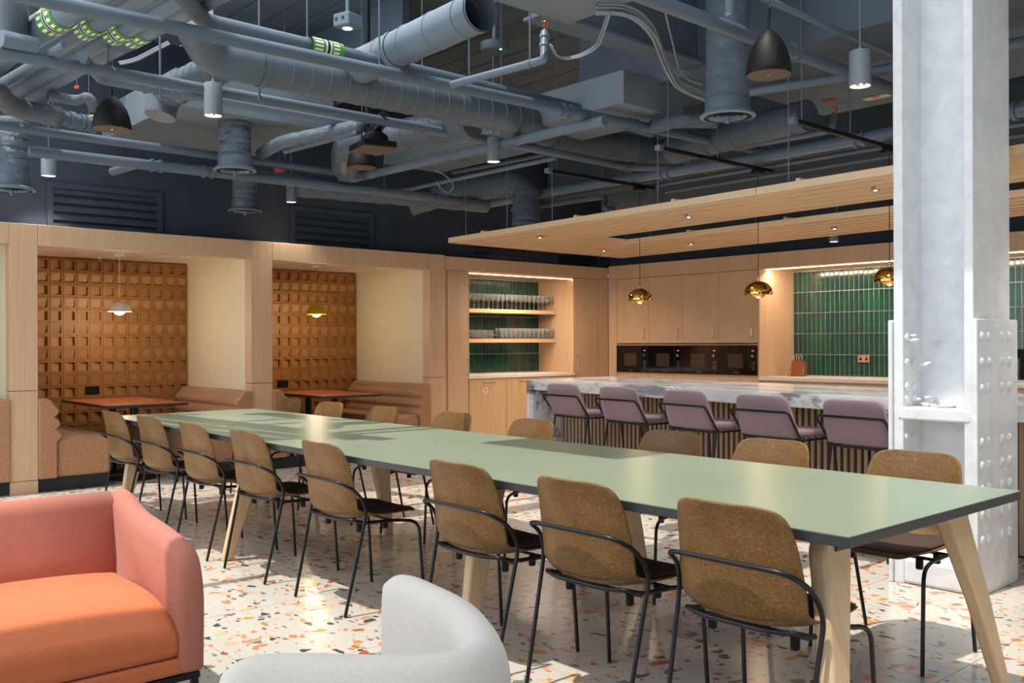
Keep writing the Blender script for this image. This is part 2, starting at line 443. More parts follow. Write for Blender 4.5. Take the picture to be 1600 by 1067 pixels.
# ---------------------------------------------------------------- booths
BO = [(.14, 2.155), (2.385, 4.40), (4.64, 6.665)]
PIL = [(-.10, .14), (2.155, 2.385), (4.40, 4.64), (6.665, 6.90)]
def pillar(y0, y1, par):
    MB().box(XF-.14, XF, y0+.003, y1-.003, .905, TOP).build('pillar_upper', 'oak', par, .002)
    MB().box(XF-.14, XF, y0+.003, y1-.003, .115, .9).build('pillar_lower', 'oak', par, .002)
    MB().box(XF-.14, XF-.002, y0+.003, y1-.003, 0, .11).build('plinth', 'oak', par)
def tile_mesh(kind):
    h = .0655; a, b = .047, .047; s = 0; o = -.046
    if kind == 0: dp = (-.004, -.044, -.044, -.004)      # slopes deep to the +Y side
    elif kind == 1: dp = (-.030, -.030, -.006, -.006)
    elif kind == 2: dp = None
    b_ = bmesh.new(); V = b_.verts.new
    O = [V((0, -h, -h)), V((0, h, -h)), V((0, h, h)), V((0, -h, h))]
    K = [V((o, -h, -h)), V((o, h, -h)), V((o, h, h)), V((o, -h, h))]
    for i in range(4): b_.faces.new((O[i], O[(i+1) % 4], K[(i+1) % 4], K[i]))
    if dp is None: b_.faces.new(O)
    else:
        I = [V((0, -a, -b)), V((0, a, -b)), V((0, a, b)), V((0, -a, b))]
        D = [V((d, p.co.y, p.co.z)) for d, p in zip(dp, I)]
        for i in range(4):
            b_.faces.new((O[i], O[(i+1) % 4], I[(i+1) % 4], I[i])); b_.faces.new((I[i], I[(i+1) % 4], D[(i+1) % 4], D[i]))
        b_.faces.new(D)
    bmesh.ops.recalc_face_normals(b_, faces=b_.faces)
    me = bpy.data.meshes.new('wood_tile'); b_.to_mesh(me); b_.free()
    me.materials.append(M['tile_wood']); me.materials.append(M['tile_wood_face'])
    if dp is not None: me.polygons[len(me.polygons)-1].material_index = 1
    return me
TM = [tile_mesh(0), tile_mesh(1), tile_mesh(2)]
bench_done = None
XB = -10.6
def bench(par_label, y0, y1, side, x1=-8.97):
    """side=1: back on the high-Y wall; side=-1: on the low-Y wall"""
    L = x1-(XB+.03)
    b = thing('booth_bench', par_label, 'bench', (XB+.03, y1 if side > 0 else y0, 0), 0)
    s = -side
    # backrest: horizontal rolls
    prof = [(0, .12), (0, .83)]
    R = [(.83, .70), (.70, .57), (.57, .44)]
    top = []
    for k in range(7): a = PI/2*k/6; top.append((.04+.075*math.sin(a), .83-.05*(1-math.cos(a))))
    prof = [(0, .12), (0, .83)]+top
    for (za, zb) in ((.775, .66), (.66, .55), (.55, .44)):
        for k in range(1, 7):
            t = k/6; prof.append((.115+.045*math.sin(PI*t)+(.775-(za+(zb-za)*t))*.10, za+(zb-za)*t))
    prof += [(.15, .12)]
    if side > 0: prof = [(-p, z) for p, z in prof]
    MB().prism(prof, 0, 0, L).build('backrest', 'bench_fabric', b, .012, 3, smooth=True)
    sy0, sy1 = (.152, .62) if s > 0 else (-.62, -.152)
    MB().box(0, L-.03, sy0, sy1, .12, .475).build('seat', 'bench_fabric', b, .035, 4, smooth=True)
    a0, a1 = (0, .60) if s > 0 else (-.60, 0)
    MB().box(0, L-.05, a0, a1, 0, .118).build('kick_plate', 'kick_black', b)
    return b
def pendant(label, loc, ztop, shade, bulb, cordmat, rosemat, D=.23, rose_r=.05, rose_h=.03, strength=6, col=(1, .8, .55)):
    """dome shade over an upturned hemisphere"""
    t = thing('pendant_lamp', label, 'pendant lamp', loc)
    R = D/2
    prof = [(R, 0), (R*.995, .012)]+[(R*math.cos(a), .012+R*.86*math.sin(a)) for a in [PI/2*k/9 for k in range(1, 9)]]+[(.012, .012+R*.87)]
    inner = [(max(r-.004, .001), z-.003 if z > .01 else z) for r, z in prof]
    m = MB(); m.lathe(prof+inner[::-1], seg=32, cap=False); sh = m.build('lamp_shade', shade, t, smooth=True)
    r2 = R*.5
    prof2 = [(.001, -r2*.62)]+[(r2*math.sin(a), .006-r2*.68*math.cos(a)) for a in [PI/2*k/8 for k in range(1, 9)]]+[(r2*.94, .02)]
    MB().lathe(prof2, seg=28, cap=False).build('lower_shade', bulb if bulb != 'brass' else 'brass', t, smooth=True)
    MB().lathe([(r2*.2, .0), (r2*.62, .02), (r2*.62, .028), (r2*.2, .04)], seg=20).build('bulb', 'bulb_brass' if bulb == 'brass' else bulb, t, smooth=True)
    MB().lathe([(.010, R*.87+.01), (.010, R*.87+.035), (.004, R*.87+.045)], seg=10).build('lamp_cap', 'chrome', t, smooth=True)
    h = ztop-loc[2]
    MB().tube([(0, 0, R*.87+.03), (0, 0, h-rose_h)], .0028, 6).build('cord', cordmat, t)
    MB().lathe([(rose_r*.9, h-rose_h), (rose_r, h-rose_h+.006), (rose_r, h-.004), (rose_r*.95, h)], seg=24).build('ceiling_rose', rosemat, t, smooth=True)
    ld = bpy.data.lights.new('pendant_light', 'POINT'); ld.energy = strength; ld.color = col; ld.shadow_soft_size = .03
    lo = bpy.data.objects.new('pendant_light', ld); C.objects.link(lo); lo.parent = t; lo.location = (0, 0, -R*.5-.02)
    return t
names = ['booth at the left edge', 'left wooden booth with the white pendant lamp', 'second wooden booth with the yellow pendant lamp']
for bi, (y0, y1) in enumerate(BO):
    bt = thing('dining_booth', ['oak faced dining booth cut off by the left edge', 'oak framed dining booth with the white pendant inside', 'oak framed dining booth with the yellow pendant inside'][bi], 'booth', (0, 0, 0))
    if bi == 0: pillar(*PIL[0], bt)
    pillar(*PIL[bi+1], bt)
    MB().box(XF-.14, XF, y0, y1, 2.18, TOP).build('lintel', 'oak', bt, .002)
    MB().box(XB-.04, XF-.14, y0-.02, y1+.02, 2.235, 2.30).build('booth_ceiling', 'cream_ceiling', bt)
    MB().box(XB-.04, XF-.14, y1+.002, y1+.10, 0, 2.235).build('side_wall', 'cream_wall', bt)
    MB().box(XB-.04, XF-.14, y0-.10, y0-.002, 0, 2.235).build('side_wall', 'cream_wall', bt)
    MB().box(XF-.5, XF-.02, PIL[bi][0]+.002, y1, 2.302, TOP-.01).build('top_panel', 'navy_dark', bt)
    if bi:
        MB().box(XB-.06, XB-.048, y0, y1, 0, 2.235).build('back_panel', 'tile_wood', bt)
        nc = 15; pw = (y1-y0)/nc; zt = 2.235
        sk = [(3, 9), (4, 9)] if bi == 1 else [(0, 9), (1, 9), (0, 10)]
        for r in range(16):
            for c in range(nc):
                kd = r % 2
                if (bi == 1 and r == 10 and c in (6, 7)) or (bi == 2 and r in (9, 10) and c in (6, 7)): kd = 2
                if zt-pw*(r+1) < .06: continue
                o = bpy.data.objects.new('wood_tile', TM[kd]); C.objects.link(o); o.parent = bt
                o.location = (XB, y0+pw*(c+.5), zt-pw*(r+.5)-.02); o.scale = (1, pw/.1345, pw/.1345)
        sy = 3.345 if bi == 1 else 5.597
        s = thing('power_socket', ['', 'black double power socket in the left booth back wall', 'black double power socket in the second booth back wall'][bi], 'socket', (XB+.001, sy, .815))
        MB().box(0, .008, -.073, .073, -.043, .043).build('face_plate', 'black_matt', s, .003)
        for q in (-.036, .036):
            MB().box(.008, .011, q-.014, q+.014, -.012, .012).build('socket_outlet', 'black_metal', s)
            MB().box(.008, .012, q-.006, q+.006, .018, .032).build('switch', 'black_metal', s)
    L = ['', 'left', 'second'][bi]
    if bi == 0:
        bench('brown flecked booth bench at the far left edge of the photo', y0, y1, 1)
    else:
        bench('brown flecked fabric bench on the left side of the %s booth' % L, y0, y1, -1)
        bench('brown flecked fabric bench on the right side of the %s booth' % L, y0, y1, 1)
        ty = y0+.585
        t = thing('booth_table', ['', 'terracotta topped booth table under the white pendant', 'terracotta topped booth table under the yellow pendant'][bi], 'table', (0, 0, 0))
        MB().box(-10.35, -8.99, ty, ty+.76, .737, .740).build('tabletop', 'terracotta_top', t)
        MB().box(-10.352, -8.988, ty-.002, ty+.762, .712, .736).build('table_edge', 'table_edge', t)
        for px in (-9.98, -9.38):
            MB().lathe([(.035, .02), (.035, .71)], (px, ty+.38, 0), 20).build('pedestal', 'black_metal', t, smooth=True)
            MB().lathe([(.24, 0), (.24, .008), (.05, .02)], (px, ty+.38, 0), 28).build('table_base', 'black_metal', t, smooth=True)
            MB().box(px-.18, px+.18, ty+.15, ty+.61, .70, .711).build('top_plate', 'black_metal', t)
    d = bpy.data.lights.new('booth_spot', 'POINT'); d.energy = 5; d.color = (1, .82, .6); d.shadow_soft_size = .05
pendant('white dome pendant lamp hanging in the left booth', at(187, 487, X=-9.9), 2.235, 'shade_white', 'bulb_warm', 'white_plastic', 'white_plastic', strength=14, col=(1, .86, .62))
pendant('yellow dome pendant lamp hanging in the second booth', at(494.5, 491, X=-9.9), 2.235, 'shade_yellow', 'bulb_yellow', 'shade_yellow', 'white_plastic', strength=12, col=(1, .84, .55))
for nm, q in (('left', at(156, 403, z=2.23)), ('second', at(468, 421, z=2.23))):
    s = thing('ceiling_sprinkler', 'small white sprinkler head in the %s booth ceiling' % nm, 'sprinkler', (q.x, q.y, 2.235))
    MB().lathe([(.02, -.004), (.02, 0)], seg=12).build('escutcheon', 'white_plastic', s); MB().lathe([(.004, -.03), (.006, -.004)], seg=8).build('nozzle', 'white_plastic', s); MB().lathe([(.012, -.033), (.012, -.03)], seg=10).build('deflector', 'white_plastic', s)

# ---------------------------------------------------------------- tiled backs
gt = []
def green_tile(par, p, wdt, hgt, face, rnd):
    """face 'x' looks to +X, 'y' looks to -Y"""
    key = (face, round(wdt, 3), round(hgt, 3))
    if key not in GT:
        L = []
        for i in range(3):
            g = .008
            if face == 'x': m = MB().box(-.006, 0, -wdt/2+g/2, wdt/2-g/2, -hgt/2+g/2, hgt/2-g/2)
            else: m = MB().box(-wdt/2+g/2, wdt/2-g/2, 0, .006, -hgt/2+g/2, hgt/2-g/2)
            o = m.build('wall_tile', 'green_tile_%d' % i, par, loc=p); L.append(o.data); bpy.data.objects.remove(o)
        GT[key] = L
    o = bpy.data.objects.new('wall_tile', rnd.choice(GT[key])); C.objects.link(o); o.parent = par; o.location = p
    t = .012
    o.rotation_euler = (rnd.uniform(-t, t)*.4, rnd.uniform(-t, t)*.4, rnd.uniform(-t, t))
GT = {}
rn = random.Random(5)
# drinks unit
DU = thing('drinks_cabinet', 'oak drinks wall unit with lit tiled niche and glasses', 'cabinet', (0, 0, 0))
NY0, NY1, NX = 7.265, 9.085, -9.66
MB().box(XF-.14, XF, 6.905, 9.76, 2.19, TOP-.012).build('fascia', 'oak', DU, .002)
MB().box(-9.62, XF-.02, 6.905, NY0-.014, .0, 2.186).build('carcass', 'oak', DU)
MB().box(-9.62, XF-.02, NY1+.002, 9.76, .0, 2.186).build('carcass', 'oak', DU)
MB().box(-9.7, XF-.022, NY0-.014, NY1+.002, .0, .868).build('carcass', 'oak', DU)
MB().box(-9.70, XF-.02, NY0-.012, NY1, 2.17, 2.186).build('niche_ceiling', 'oak_y', DU)
MB().box(-9.70, XF, NY0-.012, NY0, .915, 2.17).build('niche_side', 'oak', DU)
MB().box(-9.70, XF-.002, NY1-.010, NY1, .915, 2.17).build('niche_side', 'oak', DU)
MB().box(-9.72, -9.70, NY0, NY1, .87, 2.17).build('niche_back', 'grout', DU)
MB().box(-9.70, XF+.012, NY0-.012, NY1+.002, .87, .912).build('worktop', 'worktop_white', DU, .003)
tw, th_ = .0608, .25
for c in range(30):
    for r in range(6):
        z0 = .915+r*th_; z1 = min(z0+th_, 2.168)
        if z1-z0 < .03: continue
        yy = NY0+tw*(c+.5)
        if yy > NY1-.01: continue
        green_tile(DU, (-9.693, yy, (z0+z1)/2), tw, round(z1-z0, 3), 'x', rn)
def handle_bar(par, x, y, z, L, ax='x', vert=True):
    m = MB()
    if vert:
        pts = [(0, 0, 0), (.035, 0, 0), (.035, 0, L), (0, 0, L)]
    else: pts = [(0, 0, 0), (.03, 0, 0), (.03, L, 0), (0, L, 0)]
    if ax == 'y': pts = [(p[1], -p[0], p[2]) for p in pts]
    m.tube(rounded(pts, .008, 3), .006, 8).build('handle', 'chrome', par, smooth=True, loc=(x, y, z))
def door(par, y0, y1, z0, z1, hnd=None, name='door', x=XF, mat='oak'):
    d = MB().box(x-.02, x, y0+.002, y1-.002, z0+.002, z1-.002).build(name, mat, par, .0015)
    if hnd: handle_bar(d, x, hnd[0], hnd[1], hnd[2], 'x', hnd[3])
    return d
door(DU, 6.935, NY0-.014, .11, 2.186, (7.215, .92, .19, True))
door(DU, NY1+.01, 9.555, .11, 2.186, (9.13, .90, .225, True))
door(DU, 9.558, 9.758, .11, 2.186)
nd = [(7.262, 7.867), (7.87, 8.477), (8.48, 9.084)]
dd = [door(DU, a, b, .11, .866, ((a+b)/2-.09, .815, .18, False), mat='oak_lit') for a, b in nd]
MB().box(XF-.04, XF-.02, 6.92, 9.75, 0, .108).build('plinth', 'oak', DU)
# recycling sign: three chasing arrows, and a bin outline
def arrow_mesh():
    m = MB()
    for k in range(3):
        a = 2*PI*k/3+PI/2
        def P(r, t): return (r*math.cos(t), r*math.sin(t))
        def pr(poly): m.prism([p for p in poly], 0, 0, .001)
        c, s = math.cos(a), math.sin(a)
        def T(px, py): return (px*c-py*s, px*s+py*c)
        pr([T(.034, -.030), T(.034, .006), T(.020, .006), T(.020, -.022)])
        pr([T(.042, .006), T(.012, .006), T(.027, .026)])
        pr([T(.034, -.030), T(.020, -.022), T(.014, -.034), T(.026, -.038)])
    return m
arrow_mesh().build('recycling_symbol', 'white_plastic', dd[0], loc=(XF+.0005, 7.52, .72))
m = MB()
for q in ((-.028, .028, .036, .042), (-.026, -.021, -.05, .032), (.021, .026, -.05, .032), (-.021, .021, -.05, -.045), (-.010, .010, .046, .050), (-.010, -.006, .042, .046), (.006, .010, .042, .046)):
    m.box(0, .001, q[0], q[1], q[2], q[3])
m.build('bin_symbol', 'white_plastic', dd[1], loc=(XF+.0005, 8.14, .75))
# shelves
SH = []
for z, lb in ((1.700, 'upper'), (1.315, 'lower')):
    SH.append(tag(MB().box(-9.686, -9.33, NY0+.001, NY1-.011, z, z+.05).build('shelf', 'oak_y', None, .002), 'thick oak shelf, %s of the two holding glasses in the tiled niche' % lb, 'shelf'))
def led(par, p0, p1, power, nm='led_strip', sz=.03):
    MB().bar(p0, p1, .012, .006).build(nm, 'led_warm', par)
ld = bpy.data.lights.new('niche_led', 'AREA'); ld.shape = 'RECTANGLE'; ld.size = NY1-NY0-.1; ld.size_y = .02; ld.energy = 55; ld.color = (1, .78, .58)
lo = bpy.data.objects.new('niche_led', ld); C.objects.link(lo); lo.location = (XF-.05, (NY0+NY1)/2, 2.16); lo.rotation_euler = (0, math.radians(20), PI/2); lo.rotation_euler = Vector((-.25, 0, -1)).to_track_quat('-Z', 'X').to_euler(); lo.parent = DU
led(DU, (XF-.022, NY0+.0, 2.166), (XF-.022, NY1-.012, 2.166), 1)

# glasses
def wine_glass(h=.20, r=.036):
    t = thing('wine_glass', 'clear stemmed wine glass in the row on the upper niche shelf', 'glass', group='wine glasses on the upper niche shelf')
    out = [(.001, .002), (.030, .003), (.006, .010), (.0035, .03), (.0035, h*.46), (.012, h*.49), (r*.85, h*.6), (r, h*.72), (r*.86, h)]
    inn = [(r*.86-.0012, h), (r-.0014, h*.72), (r*.83, h*.61), (.010, h*.51), (.001, h*.5)]
    MB().lathe(out+inn, seg=16, cap=False).build('bowl', 'glass', t, smooth=True)
    return t
def simple_glass(name, label, group, prof):
    o = MB().lathe(prof, seg=16, cap=False).build(name, 'glass', None, smooth=True); return tag(o, label, 'glass', group)
def row(proto, xs, z, n, ya, yb, jit=.003):
    first = True
    for k in range(n):
        for xx in xs:
            yy = ya+(yb-ya)*k/(n-1)+rn.uniform(-jit, jit)
            if first: o = proto; first = False
            else: o = copy_tree(proto)
            o.location = (xx, yy, z)
row(wine_glass(), (-9.38, -9.46), 1.7505, 21, 7.40, 9.02)
st = simple_glass('stemless_glass', 'round stemless glass at the left of the lower niche shelf', 'stemless glasses on the lower niche shelf', [(.001, .001), (.026, .001), (.038, .03), (.041, .06), (.034, .115), (.0328, .115), (.0396, .06), (.0366, .031), (.024, .006), (.001, .006)])
row(st, (-9.38, -9.48), 1.3655, 7, 7.33, 7.93)
tg = simple_glass('tumbler', 'tall straight tumbler in the row on the lower niche shelf', 'tall tumblers on the lower niche shelf', [(.001, .001), (.031, .001), (.035, .14), (.0335, .14), (.0295, .008), (.001, .008)])
row(tg, (-9.38, -9.465), 1.3655, 12, 8.12, 9.02)

# kitchen unit
KU = thing('kitchen_cabinet', 'oak kitchen wall unit with tall doors above the built in microwaves', 'cabinet', (0, 0, 0))
KX0, KX1 = -8.845, -6.567
MB().box(XF, KX1+.02, YK, YK+.14, 2.19, TOP+.01).build('fascia', 'oak', KU, .002)
MB().box(XF+.001, KX0-.003, YK, YK+.6, 0, 2.187).build('end_panel', 'oak', KU)
MB().box(KX0, KX1, YK+.56, YK+.6, .0, 2.187).build('carcass', 'oak', KU)
MB().box(KX0-.001, KX1, YK+.022, YK+.56, 1.30, 2.187).build('carcass', 'oak', KU)
MB().box(KX0-.001, KX1, YK+.022, YK+.56, 0, .885).build('carcass', 'oak', KU)
MB().box(KX1, KX1+.02, YK, YK+.6, 0, 2.187).build('end_panel', 'oak', KU)
cw = (KX1-KX0)/4
for k in range(4):
    a = KX0+cw*k; b = a+cw
    d = MB().box(a+.002, b-.002, YK, YK+.02, 1.300, 2.184).build('cupboard_door', 'oak', KU, .0015); handle_bar(d, b-.07, YK, 1.36, .13, 'y')
    MB().box(a+.002, b-.002, YK, YK+.02, .11, .70).build('base_door', 'oak', KU, .0015)
    MB().box(a+.002, b-.002, YK, YK+.02, .704, .878).build('drawer', 'oak', KU, .0015)
    MB().box(a+.001, b-.001, YK+.005, YK+.03, .884, .902).build('trim_strip', 'oak_x', KU)
    MB().box(a+.001, b-.001, YK+.005, YK+.03, 1.272, 1.286).build('trim_strip', 'oak_x', KU)
    MB().box(a-.0, b, YK+.012, YK+.05, 1.287, 1.299).build('shadow_gap', 'black_matt', KU)
    L = ['leftmost of the four, beside the room corner', 'second from the left, mirroring the room', 'third from the left, with dotted keypad', 'rightmost of the four, beside the tiled niche'][k]
    mw = thing('microwave_oven', 'black built in microwave, '+L, 'microwave', (a+cw/2, YK, .905))
    W = cw-.008; H = .362
    MB().box(-W/2, W/2, .004, .40, 0, H).build('housing', 'black_matt', mw)
    MB().box(-W/2, W/2-.115, -.014, .003, 0, H).build('glass_door', 'oven_glass', mw, .002)
    MB().box(W/2-.112, W/2, -.014, .003, 0, H).build('control_panel', 'oven_glass', mw, .002)
    MB().box(-W/2+.14, W/2-.20, -.0155, -.0145, .09, .26).build('window', 'oven_window', mw)
    MB().lathe([(.019, 0), (.019, .012), (.015, .018), (.001, .018)], seg=20, axis='y').build('knob', 'chrome', mw, smooth=True, loc=(W/2-.056, -.032, .235))
    MB().box(W/2-.072, W/2-.040, -.0155, -.0145, .292, .306).build('clock_display', 'clock_red', mw)
    m = MB()
    for rr_ in range(5):
        for c_ in range(3): m.box(W/2-.078+c_*.02, W/2-.070+c_*.02, -.0155, -.0145, .07+rr_*.022, .073+rr_*.022)
    m.build('keypad', 'lamp_inner', mw)
    cu = bpy.data.curves.new('badge', 'FONT'); cu.body = 'BOSCH'; cu.size = .022; cu.extrude = .0003; cu.align_x = 'CENTER'
    to = bpy.data.objects.new('badge', cu); C.objects.link(to); to.parent = mw; to.location = (-.01, -.0155, .022); to.rotation_euler = (PI/2, 0, 0); cu.materials.append(M['chrome'])
    bpy.context.view_layer.update(); bm_ = bpy.data.meshes.new_from_object(to.evaluated_get(bpy.context.evaluated_depsgraph_get())); t2 = bpy.data.objects.new('badge', bm_); C.objects.link(t2); t2.parent = mw; t2.location = to.location; t2.rotation_euler = to.rotation_euler; bpy.data.objects.remove(to); t2.name = 'badge'

# tiled niche of the kitchen
KN = thing('kitchen_counter', 'kitchen run with white worktop and green tiled splashback', 'counter', (0, 0, 0))
KNX0, KNX1, KNY = KX1+.02, 1.1, 10.52
MB().box(KNX0, KNX1, YK+.14, KNY+.02, 2.19, 2.21).build('niche_ceiling', 'oak_x', KN)
MB().box(KNX0, 1.2, YK, YK+.14, 2.19, TOP+.01).build('fascia', 'oak', KN, .002)
MB().box(KNX0, KNX0+.004, YK+.002, KNY, .895, 2.19).build('niche_side', 'oak', KN)
MB().box(KNX0, KNX1, KNY, KNY+.03, .86, 2.19).build('niche_back', 'grout', KN)
MB().box(KNX0, KNX1, YK-.012, KNY, .852, .892).build('worktop', 'worktop_white', KN, .003)
MB().box(KNX0, KNX1, YK+.022, KNY, .0, .85).build('carcass', 'oak', KN)
k = 0; a = KNX0
while a < KNX1-.3:
    b = a+.56
    d = MB().box(a+.002, b-.002, YK, YK+.02, .68, .83).build('drawer', 'oak_x', KN, .0015)
    d = MB().box(a+.002, b-.002, YK, YK+.02, .11, .676).build('base_door', 'oak', KN, .0015)
    a = b
tw = .0625; th2 = .258
nrow = 5
c = 0
while KNX0+.0+tw*(c+.5) < -1.2 and c < 59:
    for r in range(5):
        z0 = .895+r*th2; z1 = min(z0+th2, 2.188)
        green_tile(KN, (KNX0+.006+tw*(c+.5), KNY-.007, (z0+z1)/2), tw, round(z1-z0, 3), 'y', rn)
    c += 1
led(KN, (KNX0+.01, YK+.148, 2.186), (KNX1-.1, YK+.148, 2.186), 1)
for i, xx in enumerate((-5.5, -3.3)):
    ld = bpy.data.lights.new('counter_led', 'AREA'); ld.shape = 'RECTANGLE'; ld.size = 2.05; ld.size_y = .02; ld.energy = 22; ld.color = (1, .78, .58)
    lo = bpy.data.objects.new('counter_led', ld); C.objects.link(lo); lo.location = (xx, YK+.17, 2.175); lo.rotation_euler = Vector((0, .35, -1)).to_track_quat('-Z', 'Y').to_euler(); lo.parent = KN
# knife block, socket, coffee machine
kb = thing('knife_block', 'wooden knife block with silver handled knives on the white worktop', 'knife block', (at(1247, 580, Y=10.2).x, 10.2, .8925), .15)
MB().hexa([(-.075, -.06, 0), (.075, -.06, 0), (.075, .07, 0), (-.075, .07, 0), (-.075, -.01, .19), (.075, -.01, .19), (.075, .10, .17), (-.075, .10, .17)]).build('block', 'block_wood', kb, .004)
for q in (-.092, .092):
    MB().tube([(q, -.08, 0), (q*.86, -.02, .13)], .004, 6).build('wire_stand', 'chrome', kb)
for k in range(4):
    xx = -.048+k*.032
    MB().bar((xx, .02, .185), (xx, -.02, .275), .014, .022).build('knife_handle', 'knife_handle', kb, .003)
ps = at(1349.5, 560, Y=10.5)
sk = thing('power_socket', 'copper double power socket on the green tiled splashback', 'socket', (ps.x, 10.505, ps.z))
MB().box(-.073, .073, -.008, 0, -.043, .043).build('face_plate', 'socket_copper', sk, .003)
for q in (-.036, .036):
    MB().box(q-.014, q+.014, -.010, -.0085, -.024, .006).build('socket_outlet', 'black_matt', sk)
    MB().box(q-.006, q+.006, -.011, -.0085, .014, .028).build('switch', 'black_matt', sk)
cm = at(1594, 590, Y=10.0)
cf = thing('coffee_machine', 'black coffee machine on the worktop right of the white column', 'coffee machine', (cm.x+.12, 10.15, .8925))
MB().box(-.15, .15, -.10, .2, 0, .34).build('body', 'black_matt', cf, .015, 3)
MB().box(-.13, .13, -.22, -.105, 0, .035).build('drip_tray', 'chrome', cf, .006)
MB().box(-.15, .15, -.20, -.102, .24, .34).build('brew_head', 'black_matt', cf, .012, 3)
MB().lathe([(.006, 0), (.006, .05)], (0, -.15, .19), 8).build('spout', 'chrome', cf)

# ================================================================ CANOPY
A = Vector((-7.79, 6.01, 2.35)); e1 = (Vector((-2.824, 5.664, 2.35))-A).normalized(); e2 = (Vector((-7.837, 8.728, 2.35))-A).normalized()
LC = 7.6
CN = thing('slatted_canopy', 'oak slatted ceiling canopy hanging over the marble bar', 'canopy', A)
def cbar(s0, s1, t0, t1, z0, z1, name, mat='canopy_wood'):
    P = [e1*s+e2*t+Vector((0, 0, z)) for z in (z0, z1) for (s, t) in ((s0, t0), (s1, t0), (s1, t1), (s0, t1))]
    o = MB().hexa(P).build(name, mat, CN)
    o.data.materials.append(M['canopy_shade'])          # underside shade put into the colour, a darker orange than the sides
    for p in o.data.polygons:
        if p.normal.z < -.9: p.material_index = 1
    return o
H = .052
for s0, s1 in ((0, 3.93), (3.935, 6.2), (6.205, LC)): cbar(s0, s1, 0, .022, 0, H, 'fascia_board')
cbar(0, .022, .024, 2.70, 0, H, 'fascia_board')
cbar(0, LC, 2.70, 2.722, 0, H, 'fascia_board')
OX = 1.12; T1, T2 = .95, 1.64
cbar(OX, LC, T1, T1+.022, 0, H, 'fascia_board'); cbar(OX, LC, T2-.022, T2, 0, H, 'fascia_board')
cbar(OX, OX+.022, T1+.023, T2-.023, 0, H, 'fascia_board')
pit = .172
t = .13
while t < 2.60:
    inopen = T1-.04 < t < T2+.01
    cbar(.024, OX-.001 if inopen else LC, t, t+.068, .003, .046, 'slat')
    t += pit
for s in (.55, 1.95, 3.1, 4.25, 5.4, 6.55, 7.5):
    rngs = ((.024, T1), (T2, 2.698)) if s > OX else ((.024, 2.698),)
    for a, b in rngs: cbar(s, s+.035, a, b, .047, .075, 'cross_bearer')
for (u, v, tt) in ((741, 370, .05), (787, 358, .05), (852, 346, .05), (1010, 318, .05), (1220, 285, .05)):
    p = at(u, v, z=2.40); s = (p-A).dot(e1)
    q = e1*s+e2*tt
    MB().tube([(q.x, q.y, .05), (q.x, q.y, ZC-2.35)], .004, 6).build('suspension_rod', 'pipe_light', CN)
for s, tt in ((2.2, 2.5), (3.9, 2.5), (5.6, 2.5), (.3, 2.5), (3.6, 1.72), (1.4, 1.7)):
    q = e1*s+e2*tt
    MB().tube([(q.x, q.y, .05), (q.x, q.y, ZC-2.35)], .004, 6).build('suspension_rod', 'pipe_light', CN)

for i, (s, tt) in enumerate(((1.0, .45), (1.6, 2.15), (2.9, .5), (3.3, 2.2), (4.6, .5), (4.8, 2.2), (6.2, .5), (6.3, 2.2), (.5, 1.9))):
    q = e1*s+e2*tt
    d = MB().lathe([(.026, -.004), (.032, 0), (.032, .05)], (q.x, q.y, 0), 16).build('recessed_downlight', 'chrome', CN, smooth=True)
    MB().lathe([(.011, -.006), (.011, -.0045)], (q.x, q.y, 0), 14).build('led_disc', 'lamp_glow', d)
    ld = bpy.data.lights.new('downlight_spot', 'SPOT'); ld.energy = 72; ld.spot_size = math.radians(130); ld.spot_blend = .9; ld.shadow_soft_size = .03; ld.color = (1, .9, .78)
    lo = bpy.data.objects.new('downlight_spot', ld); C.objects.link(lo); lo.parent = CN; lo.location = (q.x, q.y, -.02)

# ================================================================ BAR ISLAND
IA = Vector((-6.861, 6.262, 0)); IB = Vector((-2.082, 5.617, 0)); i1 = (IB-IA).normalized(); i2 = (Vector((-6.825, 7.406, 0))-IA).normalized()
LI = 6.3; DI = 1.15; ZI = .95
IS = thing('bar_island', 'long bar island with grey veined marble top and oak battened front', 'bar', IA)
def ib(s0, s1, t0, t1, z0, z1, name, mat, bv=0):
    P = [i1*s+i2*t+Vector((0, 0, z)) for z in (z0, z1) for (s, t) in ((s0, t0), (s1, t0), (s1, t1), (s0, t1))]
    return MB().hexa(P).build(name, mat, IS, bv)
ib(0, LI, 0, DI, ZI-.10, ZI, 'marble_top', 'marble', .003)
ib(0, .055, 0, DI, 0, ZI-.101, 'marble_end', 'marble', .003)
ib(.057, LI-.05, .42, DI-.04, 0, ZI-.102, 'carcass', 'batten_back')
ib(.057, .075, .02, .42, 0, ZI-.102, 'end_lining', 'marble')
s = .085; k = 0
while s < LI-.1:
    ib(s, s+.029, .392, .419, .02, ZI-.103, 'batten', 'batten_wood'); s += .0565; k += 1

